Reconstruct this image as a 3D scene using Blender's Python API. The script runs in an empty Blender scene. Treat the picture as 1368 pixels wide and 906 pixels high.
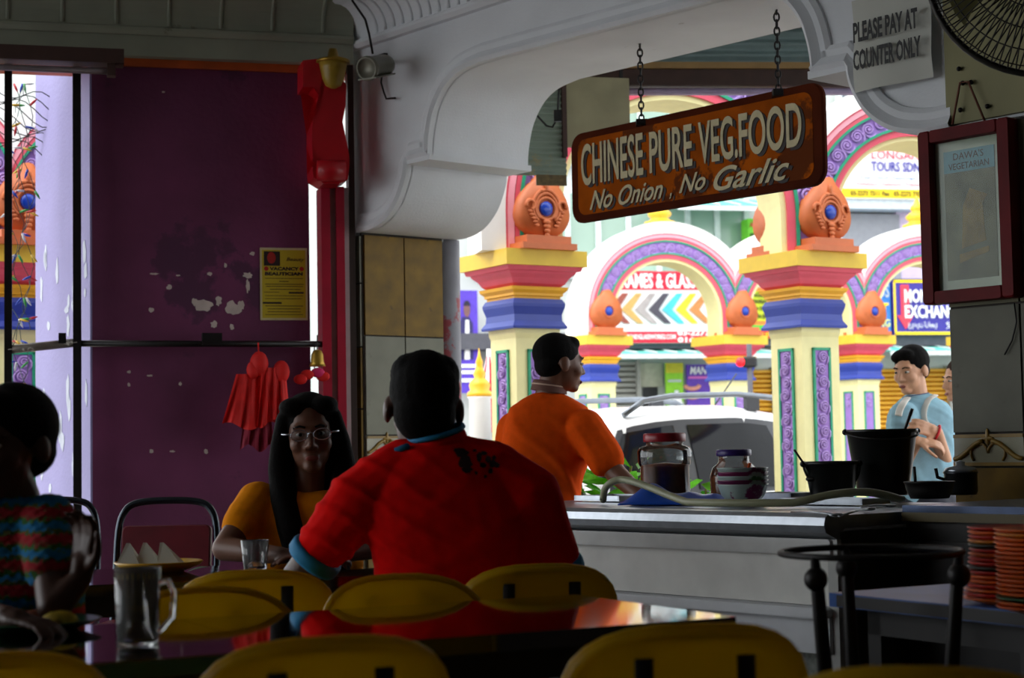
import bpy, bmesh, math, random
import numpy as np
from mathutils import Vector, Matrix, noise as mnoise

random.seed(7)
SC = bpy.context.scene
COL = SC.collection
PI = math.pi

# ------------------------------------------------------------------ camera
F = 2300.0; HC = 1.08; ROLL = 0.018
_al = math.atan(147 / F)
FW = Vector((0, math.cos(_al), math.sin(_al)))
_r0 = Vector((1, 0, 0)); _u0 = _r0.cross(FW)
UP = (_u0 * math.cos(ROLL) + _r0 * math.sin(ROLL)).normalized()
RT = (_r0 * math.cos(ROLL) - _u0 * math.sin(ROLL)).normalized()
CAM = Vector((0, 0, HC))
cd = bpy.data.cameras.new('camera')
cam = bpy.data.objects.new('camera', cd); COL.objects.link(cam)
cam.matrix_world = Matrix.Translation(CAM) @ Matrix((RT, UP, -FW)).transposed().to_4x4()
cd.sensor_width = 36; cd.lens = F / 1368 * 36; cd.clip_end = 300
cd.dof.use_dof = True; cd.dof.focus_distance = 6.0; cd.dof.aperture_fstop = 5.0
SC.camera = cam

# ------------------------------------------------------------------ world: bright overcast sky
wd = bpy.data.worlds.new('overcast_sky'); SC.world = wd; wd.use_nodes = True
nt = wd.node_tree; nt.nodes.clear()
wo = nt.nodes.new('ShaderNodeOutputWorld'); wb = nt.nodes.new('ShaderNodeBackground')
wb.inputs[0].default_value = (0.93, 0.97, 1.0, 1); wb.inputs[1].default_value = 2.4
nt.links.new(wb.outputs[0], wo.inputs[0])
# hazy sun high over the street, very soft
sd = bpy.data.lights.new('hazy_sun', 'SUN'); sd.energy = 2.4; sd.angle = math.radians(50); sd.color = (1, .97, .92)
so = bpy.data.objects.new('hazy_sun', sd); COL.objects.link(so)
so.rotation_euler = Vector((.55, .30, -1)).to_track_quat('-Z', 'Y').to_euler()
vs = SC.view_settings
vs.view_transform = 'Standard'; vs.look = 'None'; vs.gamma = 1; vs.use_curve_mapping = False
vs.exposure = 0.22

# ------------------------------------------------------------------ pixel -> world helpers (photo is 1368 x 906)
def ray(px, py): return FW + RT * ((px - 684) / F) - UP * ((py - 453) / F)
def at(px, py, Y):
    d = ray(px, py); return CAM + d * (Y / d.y)
def onz(px, py, z):
    d = ray(px, py); return CAM + d * ((z - HC) / d.z)
def onplane(px, py, p0, n):
    d = ray(px, py); return CAM + d * ((p0 - CAM).dot(n) / d.dot(n))

# ------------------------------------------------------------------ materials
def lin(c):
    c = c / 255.0
    return c / 12.92 if c <= .04045 else ((c + .055) / 1.055) ** 2.4
def rgb(r, g, b): return (lin(r), lin(g), lin(b), 1)
MATS = {}
def mat(name, col, rough=.6, metal=0, var=.12, scale=12, bump=.0, bscale=60, coat=0, trans=0, spec=None, emit=0, alpha=1, col2=None, thr=None):
    """procedural: base colour broken up by noise, optional second colour in blotches, optional fine bump"""
    if name in MATS: return MATS[name]
    m = bpy.data.materials.new(name); m.use_nodes = True
    t = m.node_tree; b = t.nodes['Principled BSDF']
    c = rgb(*col)
    tc = t.nodes.new('ShaderNodeTexCoord')
    n = t.nodes.new('ShaderNodeTexNoise'); n.inputs['Scale'].default_value = scale; n.inputs['Detail'].default_value = 6
    t.links.new(tc.outputs['Object'], n.inputs['Vector'])
    r = t.nodes.new('ShaderNodeValToRGB')
    lo = tuple(v * (1 - var) for v in c[:3]) + (1,); hi = tuple(min(1, v * (1 + var)) for v in c[:3]) + (1,)
    r.color_ramp.elements[0].position = .3; r.color_ramp.elements[0].color = lo
    r.color_ramp.elements[1].position = .7; r.color_ramp.elements[1].color = hi
    t.links.new(n.outputs['Fac'], r.inputs['Fac'])
    out = r.outputs['Color']
    if col2 is not None:
        n2 = t.nodes.new('ShaderNodeTexNoise'); n2.inputs['Scale'].default_value = scale * .6; n2.inputs['Detail'].default_value = 9; n2.inputs['Roughness'].default_value = .65
        t.links.new(tc.outputs['Object'], n2.inputs['Vector'])
        r2 = t.nodes.new('ShaderNodeValToRGB'); th = thr or .62
        r2.color_ramp.elements[0].position = th; r2.color_ramp.elements[1].position = min(1, th + .03)
        t.links.new(n2.outputs['Fac'], r2.inputs['Fac'])
        mx = t.nodes.new('ShaderNodeMix'); mx.data_type = 'RGBA'
        t.links.new(r2.outputs['Color'], mx.inputs[0]); t.links.new(out, mx.inputs[6]); mx.inputs[7].default_value = rgb(*col2)
        out = mx.outputs[2]
    t.links.new(out, b.inputs['Base Color'])
    b.inputs['Roughness'].default_value = rough; b.inputs['Metallic'].default_value = metal
    if spec is not None: b.inputs['Specular IOR Level'].default_value = spec
    if coat: b.inputs['Coat Weight'].default_value = coat; b.inputs['Coat Roughness'].default_value = .05
    if trans: b.inputs['Transmission Weight'].default_value = trans; b.inputs['IOR'].default_value = 1.45
    if emit: t.links.new(out, b.inputs['Emission Color']); b.inputs['Emission Strength'].default_value = emit
    if alpha < 1: b.inputs['Alpha'].default_value = alpha
    if bump:
        nb = t.nodes.new('ShaderNodeTexNoise'); nb.inputs['Scale'].default_value = bscale; nb.inputs['Detail'].default_value = 4
        t.links.new(tc.outputs['Object'], nb.inputs['Vector'])
        bp = t.nodes.new('ShaderNodeBump'); bp.inputs['Strength'].default_value = bump; bp.inputs['Distance'].default_value = .01
        t.links.new(nb.outputs['Fac'], bp.inputs['Height']); t.links.new(bp.outputs['Normal'], b.inputs['Normal'])
    MATS[name] = m
    return m
def glassmat(name, tint=(235, 245, 245), rough=.02, mixv=.82, fres=1.0):
    """thin clear glass or plastic: mostly see-through with a glossy reflection"""
    if name in MATS: return MATS[name]
    m = bpy.data.materials.new(name); m.use_nodes = True; t = m.node_tree
    o = t.nodes['Material Output']; t.nodes.remove(t.nodes['Principled BSDF'])
    tr = t.nodes.new('ShaderNodeBsdfTransparent'); tr.inputs[0].default_value = rgb(*tint)
    gl = t.nodes.new('ShaderNodeBsdfGlossy'); gl.inputs['Roughness'].default_value = rough
    mx = t.nodes.new('ShaderNodeMixShader')
    fr = t.nodes.new('ShaderNodeFresnel'); fr.inputs[0].default_value = 1.5
    ad = t.nodes.new('ShaderNodeMath'); ad.operation = 'ADD'; ad.inputs[1].default_value = max(0, 1 - mixv - .05); ad.use_clamp = True
    fm = t.nodes.new('ShaderNodeMath'); fm.operation = 'MULTIPLY'; fm.inputs[1].default_value = fres; t.links.new(fr.outputs[0], fm.inputs[0]); t.links.new(fm.outputs[0], ad.inputs[0]); t.links.new(ad.outputs[0], mx.inputs[0])
    t.links.new(tr.outputs[0], mx.inputs[1]); t.links.new(gl.outputs[0], mx.inputs[2]); t.links.new(mx.outputs[0], o.inputs[0])
    MATS[name] = m; return m

# ------------------------------------------------------------------ mesh builder
def frame(o, ex, ez=Vector((0, 0, 1))):
    """4x4 with local x=ex, z=ez, y = z cross x, at o"""
    ex = Vector(ex).normalized(); ez = Vector(ez).normalized(); ey = ez.cross(ex).normalized(); ez = ex.cross(ey)
    m = Matrix((ex, ey, ez)).transposed().to_4x4(); m.translation = Vector(o); return m
def rotz(o, deg):
    return Matrix.Translation(Vector(o)) @ Matrix.Rotation(math.radians(deg), 4, 'Z')
class MB:
    def __init__(s): s.v = []; s.f = []; s.sm = []
    def add(s, vs, fs, smooth=False, M=None):
        o = len(s.v)
        s.v += [tuple(M @ Vector(v)) if M else tuple(v) for v in vs]
        s.f += [tuple(i + o for i in f) for f in fs]; s.sm += [smooth] * len(fs)
        return s
    def box(s, a, b, M=None, bev=0):
        x0, y0, z0 = a; x1, y1, z1 = b
        if bev:
            return s.prism([(x0 + bev, y0), (x1 - bev, y0), (x1, y0 + bev), (x1, y1 - bev), (x1 - bev, y1), (x0 + bev, y1), (x0, y1 - bev), (x0, y0 + bev)], z0, z1, M, bev=bev)
        vs = [(x0, y0, z0), (x1, y0, z0), (x1, y1, z0), (x0, y1, z0), (x0, y0, z1), (x1, y0, z1), (x1, y1, z1), (x0, y1, z1)]
        return s.add(vs, [(0, 3, 2, 1), (4, 5, 6, 7), (0, 1, 5, 4), (1, 2, 6, 5), (2, 3, 7, 6), (3, 0, 4, 7)], False, M)
    def prism(s, poly, z0, z1, M=None, bev=0, smooth=False):
        """polygon in local xy (counter-clockwise) extruded along local z"""
        n = len(poly)
        if bev:
            cx = sum(p[0] for p in poly) / n; cy = sum(p[1] for p in poly) / n
            def ins(p):
                d = math.hypot(p[0] - cx, p[1] - cy) or 1; k = max(0, 1 - bev / d); return (cx + (p[0] - cx) * k, cy + (p[1] - cy) * k)
            q = [ins(p) for p in poly]
            rings = [[(x, y, z0) for x, y in q], [(x, y, z0 + bev) for x, y in poly], [(x, y, z1 - bev) for x, y in poly], [(x, y, z1) for x, y in q]]
        else: rings = [[(x, y, z0) for x, y in poly], [(x, y, z1) for x, y in poly]]
        vs = [v for r in rings for v in r]; fs = [tuple(range(n - 1, -1, -1)), tuple(range((len(rings) - 1) * n, len(rings) * n))]
        for k in range(len(rings) - 1):
            for i in range(n):
                j = (i + 1) % n; fs.append((k * n + i, k * n + j, (k + 1) * n + j, (k + 1) * n + i))
        return s.add(vs, fs, smooth, M)
    def lathe(s, prof, M=None, n=20, smooth=True, caps=True, ex=1, ey=1):
        """profile [(r,z)] turned round local z"""
        vs = []; fs = []; k = len(prof)
        for r, z in prof:
            for i in range(n):
                a = 2 * PI * i / n; vs.append((r * math.cos(a) * ex, r * math.sin(a) * ey, z))
        for j in range(k - 1):
            for i in range(n):
                q = (i + 1) % n; fs.append((j * n + i, j * n + q, (j + 1) * n + q, (j + 1) * n + i))
        if caps:
            if prof[0][0] > 1e-5: fs.append(tuple(range(n - 1, -1, -1)))
            if prof[-1][0] > 1e-5: fs.append(tuple(range((k - 1) * n, k * n)))
        return s.add(vs, fs, smooth, M)
    def tube(s, pts, r, n=8, M=None, closed=False, flat=1.0, radii=None):
        pts = [Vector(p) for p in pts]; k = len(pts); vs = []; fs = []
        ref = Vector((0, 0, 1))
        prev = None
        for i, p in enumerate(pts):
            t = (pts[(i + 1) % k] - pts[i - 1]) if closed else (pts[min(i + 1, k - 1)] - pts[max(i - 1, 0)])
            t = t.normalized() if t.length > 1e-9 else Vector((0, 0, 1))
            if prev is None:
                a = t.cross(ref)
                if a.length < .1: a = t.cross(Vector((1, 0, 0)))
                a.normalize()
            else:
                a = prev - t * prev.dot(t)
                if a.length < 1e-6: a = t.cross(ref)
                a.normalize()
            prev = a; b = t.cross(a)
            rr = radii[i] if radii else r
            for q in range(n):
                g = 2 * PI * q / n; vs.append(tuple(p + a * (rr * math.cos(g)) + b * (rr * flat * math.sin(g))))
        for i in range(k if closed else k - 1):
            i2 = (i + 1) % k
            for q in range(n):
                q2 = (q + 1) % n; fs.append((i * n + q, i * n + q2, i2 * n + q2, i2 * n + q))
        if not closed: fs += [tuple(range(n - 1, -1, -1)), tuple(range((k - 1) * n, k * n))]
        return s.add(vs, fs, True, M)
    def grid(s, fn, nu, nv, M=None, smooth=True, closeu=False, back=None):
        vs = [fn(i / (nu if closeu else nu - 1), j / (nv - 1)) for j in range(nv) for i in range(nu)]; fs = []
        for j in range(nv - 1):
            for i in range(nu if closeu else nu - 1):
                q = (i + 1) % nu; fs.append((j * nu + i, j * nu + q, (j + 1) * nu + q, (j + 1) * nu + i))
        return s.add(vs, fs, smooth, M)
    def ball(s, c, r, M=None, n=14, k=9, R=None):
        r = (r, r, r) if not hasattr(r, '__len__') else r
        vs = []; fs = []
        for j in range(k + 1):
            t = PI * j / k
            for i in range(n):
                a = 2 * PI * i / n
                p = Vector((r[0] * math.sin(t) * math.cos(a), r[1] * math.sin(t) * math.sin(a), r[2] * math.cos(t)))
                if R: p = R @ p
                vs.append(tuple(p + Vector(c)))
        for j in range(k):
            for i in range(n):
                q = (i + 1) % n; fs.append((j * n + i, (j + 1) * n + i, (j + 1) * n + q, j * n + q))
        return s.add(vs, fs, True, M)
    def mesh(s, name):
        me = bpy.data.meshes.new(name); me.from_pydata(s.v, [], s.f); 
        me.polygons.foreach_set('use_smooth', s.sm)
        bm = bmesh.new(); bm.from_mesh(me); bmesh.ops.remove_doubles(bm, verts=bm.verts, dist=1e-5)
        bmesh.ops.recalc_face_normals(bm, faces=bm.faces); bm.to_mesh(me); bm.free()
        me.update(); return me
    def build(s, name, m, parent=None, **kw):
        me = s.mesh(name); return link(name, me, m, parent, **kw)
def link(name, me, m, parent=None, M=None, **kw):
    o = bpy.data.objects.new(name, me); COL.objects.link(o)
    if m and not me.materials: me.materials.append(m)
    if parent is not None:
        o.parent = parent
        o.matrix_parent_inverse = parent_world(parent).inverted()
    if M is not None: o.matrix_world = M if parent is None else M; o.matrix_basis = M
    return tag(o, **kw)
def parent_world(p):
    m = p.matrix_basis.copy()
    if p.parent: m = parent_world(p.parent) @ p.matrix_parent_inverse @ m
    return m
def tag(o, label=None, cat=None, group=None, kind=None):
    if label: o['label'] = label
    if cat: o['category'] = cat
    if group: o['group'] = group
    if kind: o['kind'] = kind
    return o
def thing(name, loc, label, cat, group=None, rz=0, M=None):
    o = bpy.data.objects.new(name, None); COL.objects.link(o); o.empty_display_size = .1
    o.matrix_basis = M if M is not None else rotz(loc, rz)
    return tag(o, label, cat, group)
def part(name, mb, m, parent, **kw):
    """part whose coordinates are LOCAL to its parent"""
    me = mb.mesh(name) if isinstance(mb, MB) else mb
    o = bpy.data.objects.new(name, me); COL.objects.link(o)
    if m and not me.materials: me.materials.append(m)
    o.parent = parent
    return tag(o, **kw)
def copy_tree(o, parent=None):
    c = o.copy(); COL.objects.link(c); c.parent = parent
    for ch in [x for x in bpy.data.objects if x.parent == o]: copy_tree(ch, c)
    return c
_txt = {}
def text_mesh(s, size=1.0, bold=0.0, shear=0.0, depth=.002, align='CENTER', sx=1.0, spacing=1.0, res=2):
    """lettering in local xy (x to the right, y up), front on +z"""
    cu = bpy.data.curves.new('lettering', 'FONT'); cu.body = s; cu.size = size; cu.offset = bold; cu.shear = shear
    cu.extrude = depth / 2; cu.align_x = align; cu.align_y = 'CENTER'; cu.resolution_u = res; cu.space_character = spacing
    ob = bpy.data.objects.new('lettering', cu); COL.objects.link(ob)
    dg = bpy.context.evaluated_depsgraph_get(); me = bpy.data.meshes.new_from_object(ob.evaluated_get(dg))
    bpy.data.objects.remove(ob); bpy.data.curves.remove(cu)
    if sx != 1: me.transform(Matrix.Diagonal((sx, 1, 1, 1)))
    return me
def fit_text(s, w, h, **kw):
    """lettering stretched to width w and height h, centred"""
    me = text_mesh(s, **kw)
    co = np.zeros(len(me.vertices) * 3); me.vertices.foreach_get('co', co); co = co.reshape(-1, 3)
    lo = co.min(0); hi = co.max(0)
    co[:, 0] = (co[:, 0] - (lo[0] + hi[0]) / 2) * (w / max(1e-6, hi[0] - lo[0]))
    co[:, 1] = (co[:, 1] - (lo[1] + hi[1]) / 2) * (h / max(1e-6, hi[1] - lo[1]))
    me.vertices.foreach_set('co', co.ravel()); me.update(); return me
def struct(name, mb, m, parent=None, M=None):
    me = mb.mesh(name); o = bpy.data.objects.new(name, me); COL.objects.link(o); me.materials.append(m)
    if M is not None: o.matrix_basis = M
    if parent: o.parent = parent
    else: o['kind'] = 'structure'
    return o

# ------------------------------------------------------------------ building frames
TH = math.radians(40)
E1 = Vector((math.sin(TH), -math.cos(TH), 0)); N1 = Vector((-math.cos(TH), -math.sin(TH), 0))   # arch wall: along, into the room
W0 = at(480, 600, 8.9); W0.z = 0
MA = frame(W0, E1)            # local x along the wall to the right, local y = away from the room (z cross x)
PH = math.radians(15)
E2 = Vector((math.cos(PH), math.sin(PH), 0)); N2 = Vector((math.sin(PH), -math.cos(PH), 0))
ML = frame(W0, E2)            # left opening plane: local x along to the right, local y = away from the room
def uvA(px, py, off=0):
    """pixel -> (u, z) on arch-wall plane moved off metres into the room"""
    p = onplane(px, py, W0 + N1 * off, N1) - W0; return p.dot(E1), p.z
def uvL(px, py, off=0):
    p = onplane(px, py, W0 + N2 * off, N2) - W0; return p.dot(E2), p.z
# ================================================================== STRUCTURE
def face(o, ex):
    ex = Vector(ex).normalized(); z = ex.cross(Vector((0, 0, 1)))
    m = Matrix((ex, Vector((0, 0, 1)), z)).transposed().to_4x4(); m.translation = Vector(o); return m
WALLW = mat('white_wall_paint', (232, 236, 240), .7, var=.05, scale=3, bump=.12, bscale=90, col2=(172, 172, 170), thr=.66)
WALLD = mat('grey_wall_paint', (92, 82, 72), .85, var=.1, scale=4)
FLOORM = mat('dark_floor_tile', (62, 50, 44), .35, var=.2, scale=3)
CEIL = mat('ceiling_paint', (178, 180, 178), .8, var=.04, scale=2)
BEAM = mat('cornice_paint', (150, 155, 138), .7, var=.08, scale=5, col2=(120, 122, 105), thr=.64)
ROAD = mat('asphalt', (120, 120, 122), .85, var=.12, scale=9, bump=.2)
PAVE = mat('pavement_concrete', (170, 160, 150), .85, var=.1, scale=6)

ZC = 3.42
rp = W0 + E1 * 5.3                   # right end of the arch wall
TW = .62
# floor polygon, ceiling polygon (interior), walls
lc = W0 - E2 * 5.2
room = [(lc.x, lc.y), (-6.0, -3.2), (rp.x + .3, -3.2), (rp.x, rp.y), (W0.x, W0.y)]
struct('floor', MB().prism([(p[0], p[1]) for p in [(-6.2, -3.4), (6.0, -3.4), (6.0, 8.0), (2.6, 9.9), (-6.2, 7.3)]], -.12, 0), FLOORM)
struct('ceiling', MB().prism([(-6.2, -3.4), (rp.x + 2.2, -3.4), (rp.x + 2.2, rp.y + 1.4), (W0.x + .75, W0.y + .65), (lc.x - .3, lc.y + .2)], ZC, ZC + .2), CEIL)
struct('wall_rear', MB().box((-6.2, -3.6, -.12), (rp.x + .6, -3.4, ZC)), WALLD)
struct('wall_side', MB().box((rp.x + .3, -3.4, -.12), (rp.x + .5, rp.y + .3, ZC)), WALLD)
struct('wall_added_blocker', MB().box((-6.2, -3.4, -.12), (-6.0, 1.8, ZC)), WALLD)  # added wall out of view, closes part of the left opening to darken the foreground
struct('road', MB().box((-60, -40, -.32), (60, 90, -.22)), ROAD)
struct('pavement', MB().prism([(-9, 8.2), (-6, 7.3), (2.6, 9.4), (6, 7), (14, 7), (14, 16.6), (-9, 11.6)], -.22, -.12), PAVE)

# ---- arch wall on the right: stepped arch profile, symmetric
half = [(.03, 2.215), (.12, 2.213), (.20, 2.222), (.28, 2.245), (.35, 2.285), (.41, 2.34), (.455, 2.41), (.48, 2.47), (.487, 2.525),
        (.655, 2.528), (.66, 2.59), (.675, 2.66), (.70, 2.73), (.74, 2.79), (.79, 2.84), (.85, 2.875), (.93, 2.90), (1.07, 2.915)]
def crom(p, k=4):
    out = []
    for i in range(len(p) - 1):
        q = [p[max(i - 1, 0)], p[i], p[i + 1], p[min(i + 2, len(p) - 1)]]
        for j in range(k):
            u = j / k; out.append(tuple(.5 * (2 * q[1][c] + (q[2][c] - q[0][c]) * u + (2 * q[0][c] - 5 * q[1][c] + 4 * q[2][c] - q[3][c]) * u * u + (3 * q[1][c] - q[0][c] - 3 * q[2][c] + q[3][c]) * u ** 3) for c in (0, 1)))
    return out + [p[-1]]
half = crom(half[:9]) + crom(half[9:])
SUM = 3.74
prof = half + [(SUM - u, z - .03) for u, z in reversed(half)]
mb = MB(); n = len(prof); zt = ZC
vs = []
for u, z in prof: vs += [(u, 0, z), (u, TW, z), (u, 0, zt), (u, TW, zt)]
fs = []
for i in range(n - 1):
    a, b = 4 * i, 4 * (i + 1)
    fs += [(a, b, b + 2, a + 2), (a + 1, a + 3, b + 3, b + 1), (a, a + 1, b + 1, b), (a + 2, b + 2, b + 3, a + 3)]
fs += [(0, 2, 3, 1), (4 * n - 4, 4 * n - 3, 4 * n - 1, 4 * n - 2)]
mb.add(vs, fs)
mb.box((-.02, 0, 2.2), (.03, TW, zt)); mb.box((SUM - .03, 0, 2.185), (5.3, TW, zt))
wall_right = struct('wall_right', mb, WALLW, M=MA)
# moulding that follows the arch edge
def sweep_edge(pr, sec):
    P = [Vector((u, z)) for u, z in pr]; vs = []; k = len(sec); m = len(P)
    for i, p in enumerate(P):
        t = (P[min(i + 1, m - 1)] - P[max(i - 1, 0)]).normalized(); nn = Vector((-t.y, t.x))
        for d, h in sec: vs.append((p.x + nn.x * d, -h, p.y + nn.y * d))
    fs = []
    for i in range(m - 1):
        for j in range(k - 1): fs.append((i * k + j, i * k + j + 1, (i + 1) * k + j + 1, (i + 1) * k + j))
    return MB().add(vs, fs, False)
struct('arch_moulding', sweep_edge(prof, [(0, -.01), (0, .03), (.018, .042), (.036, .03), (.05, .022), (.075, .022), (.095, .012), (.1, -.01)]), WALLW, wall_right)
# ledge blocks where the arch steps
struct('arch_ledge', MB().box((.475, -.03, 2.505), (.67, TW + .01, 2.535)), WALLW, wall_right)
struct('arch_ledge', MB().box((SUM - .67, -.03, 2.475), (SUM - .475, TW + .01, 2.505)), WALLW, wall_right)
# cornice with flutes on the arch wall
def cornice(M, u0, u1, z0, rib0, rib1, step, m, nm, zb=None):
    sec = [(0, z0), (.035, z0), (.05, z0 + .02), (.05, z0 + .035), (.03, z0 + .045)]
    for i in range(9):
        a = i / 8 * PI / 2; sec.append((.03 + .16 * (1 - math.cos(a)), z0 + .045 + .16 * math.sin(a)))
    sec += [(.215, z0 + .215), (.215, ZC), (0, ZC)]
    o = struct(nm, MB().prism([(-a, b) for a, b in sec], u0, u1, M=Matrix(((0, 0, 1, 0), (1, 0, 0, 0), (0, 1, 0, 0), (0, 0, 0, 1)))), m, M=M)
    rib = MB().tube([(0, -(.03 + .16 * (1 - math.cos(a))) - .002, z0 + .05 + .155 * math.sin(a)) for a in [i / 8 * PI / 2 * .95 for i in range(9)]], .011, 6)
    me = rib.mesh('cornice_flute'); me.materials.append(m)
    u = rib0
    while u < rib1:
        r = bpy.data.objects.new('cornice_flute', me); COL.objects.link(r); r.parent = o; r.location = (u, 0, 0); u += step
    return o
cornice(MA, -.05, 5.3, 3.17, .25, 2.2, .075, WALLW, 'trim_1')
# ---- beam and cornice over the left opening
MLb = frame(W0 + N2 * .02, E2)
mb = MB().box((-5.2, -.06, 3.085), (-.02, .34, 3.20)).box((-5.2, -.03, 3.2), (-.02, .34, ZC))
struct('trim_2', mb, BEAM, M=MLb)
cornice(frame(W0 + N2 * .06, E2), -5.2, -.02, 3.19, -4.6, -.1, .26, BEAM, 'trim_3')
# timber lintel under the beam, orange brown
TIMB = mat('orange_brown_timber', (190, 84, 28), .5, var=.25, scale=7)
struct('trim_4', MB().box((-5.2, .0, 3.045), (-.03, .3, 3.09)), TIMB, M=MLb)

# ---- tiled pillars: left jamb (faces right) and right pillar (faces the room)
TY = mat('olive_marble_tile', (124, 94, 10), .5, spec=.25, var=.3, scale=9, col2=(88, 66, 16), thr=.6)
TG = mat('grey_marble_tile', (134, 134, 118), .5, spec=.25, var=.12, scale=6, col2=(114, 112, 96), thr=.6)
TB = mat('border_tile', (165, 162, 138), .25, var=.1, scale=8)
TBG = mat('border_scroll_gold', (150, 118, 40), .35, var=.2)
GROUT = mat('dark_grout', (58, 52, 44), .8)
def tile_face(parent, M, w, h0, h1, cols, rowspec, depth=.012):
    """tiles on local x (0..w), z, front at local y<0; rowspec = [(z0,z1,mat)]"""
    g = .004; cw = w / cols
    for (z0, z1, m, nm) in rowspec:
        me = MB().box((-cw / 2 + g, -depth, z0 + g), (cw / 2 - g, 0, z1 - g)).mesh('tile'); me.materials.append(m)
        for c in range(cols):
            o = bpy.data.objects.new('tile', me); COL.objects.link(o); o.parent = parent; o.matrix_basis = M @ Matrix.Translation((cw * (c + .5), 0, 0))
            if nm == 'border':
                s = MB()
                for sg in (-1, 1):
                    s.tube([(sg * (cw * .06 + cw * .42 * t), -depth - .003, (z0 + z1) / 2 + (z1 - z0) * .26 * math.cos(t * PI)) for t in [k / 10 for k in range(11)]], .009, 6)
                    s.tube([(sg * .035 * (1 - math.cos(t)) , -depth - .003, (z0 + z1) / 2 - .01 + .035 * math.sin(t)) for t in [k / 8 * 4 for k in range(9)]], .005, 6)
                s.ball((0, -depth - .003, (z0 + z1) / 2 + .045), (.009, .006, .03)).ball((0, -depth - .003, (z0 + z1) / 2 + .04), (.026, .006, .009))
                s.box((-cw / 2 + g, -depth - .004, z0 + .004), (cw / 2 - g, -depth + .002, z0 + .016)).box((-cw / 2 + g, -depth - .004, z1 - .016), (cw / 2 - g, -depth + .002, z1 - .004))
                me2 = s.mesh('scroll_border'); me2.materials.append(TBG)
                b = bpy.data.objects.new('scroll_border', me2); COL.objects.link(b); b.parent = parent; b.matrix_basis = o.matrix_basis.copy()
zj = lambda y: uvA(487, y)[1]
zsplit = zj(448); zb1 = zj(582); zb0 = zj(612)
rows = [(zsplit, 2.205, TY, ''), (zb1, zsplit, TG, ''), (zb0, zb1, TB, 'border'), (zb0 - .5, zb0, TY, ''), (0, zb0 - .5, TY, '')]
pl = struct('wall_pillar_left', MB().box((-.02, 0, 0), (.045, .525, 2.214)), GROUT, M=MA)
tile_face(pl, Matrix.Translation((.045, .005, 0)) @ Matrix.Rotation(PI / 2, 4, 'Z'), .515, 0, 2.2, 2, rows)
# narrow front strip of that pillar, tiles alternate
tile_face(pl, Matrix.Translation((-.018, 0, 0)), .062, 0, 2.2, 1, [(1.95, 2.2, TG, ''), (1.62, 1.95, TG, ''), (1.3, 1.62, TY, ''), (1.0, 1.3, TY, ''), (.6, 1.0, TG, ''), (0, .6, TY, '')])
# painted round post standing at the outer side of that pillar
PNK = mat('flaking_pink_grey_paint', (150, 150, 158), .6, var=.2, scale=5, col2=(170, 80, 88), thr=.56)
struct('wall_post_left', MB().lathe([(.075, 0), (.075, 2.214)], M=Matrix.Translation((-.02, .60, 0)), n=20), PNK, M=MA)
TGD = mat('dark_grey_marble_tile', (98, 98, 84), .5, spec=.25, var=.12, scale=6, col2=(84, 82, 68), thr=.6)
zr = lambda y: uvA(1300, y)[1]
pr = struct('wall_pillar_right', MB().box((3.665, .0, 0), (5.3, TW - .02, 2.19)), GROUT, M=MA)
rr = [(zr(410), 2.18, mat('olive_cream_tile', (112, 110, 82), .5, spec=.25, var=.15, scale=5, col2=(96, 90, 56), thr=.62), ''), (zr(579), zr(410), TGD, ''), (zr(624), zr(579), TB, 'border'), (zr(624) - .42, zr(624), TY, ''), (0, zr(624) - .42, TY, '')]
tile_face(pr, Matrix.Translation((3.665, 0, 0)), .29 * 4, 0, 2.2, 4, rr)
# upper part of the right pillar above the bracket (cream painted board under the fan)
struct('trim_5', MB().box((3.69, -.02, 2.2), (4.06, 0, 3.2)), mat('cream_board', (140, 136, 92), .6, var=.08, scale=4, col2=(200, 196, 170), thr=.68), M=MA)

# ---- purple wall between the left opening and the red columns
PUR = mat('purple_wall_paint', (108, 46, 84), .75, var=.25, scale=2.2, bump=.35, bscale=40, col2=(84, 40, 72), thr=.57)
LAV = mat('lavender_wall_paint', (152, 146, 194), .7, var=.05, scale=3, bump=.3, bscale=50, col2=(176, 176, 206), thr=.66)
A = W0 + E2 * uvL(123, 400)[0]; B = W0 + E2 * uvL(414, 400)[0]
D = at(50, 600, 9.6); D.z = 0
A2 = A + (D - A).normalized() * .001
C_ = B - N2 * .30
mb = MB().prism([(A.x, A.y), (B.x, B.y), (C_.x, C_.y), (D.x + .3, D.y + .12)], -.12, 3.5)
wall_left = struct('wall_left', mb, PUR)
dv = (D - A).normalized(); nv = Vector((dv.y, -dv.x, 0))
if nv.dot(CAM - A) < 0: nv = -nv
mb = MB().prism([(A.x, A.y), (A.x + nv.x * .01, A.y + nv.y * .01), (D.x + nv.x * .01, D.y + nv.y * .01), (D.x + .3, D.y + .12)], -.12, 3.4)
struct('side_face', mb, LAV, wall_left)
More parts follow.
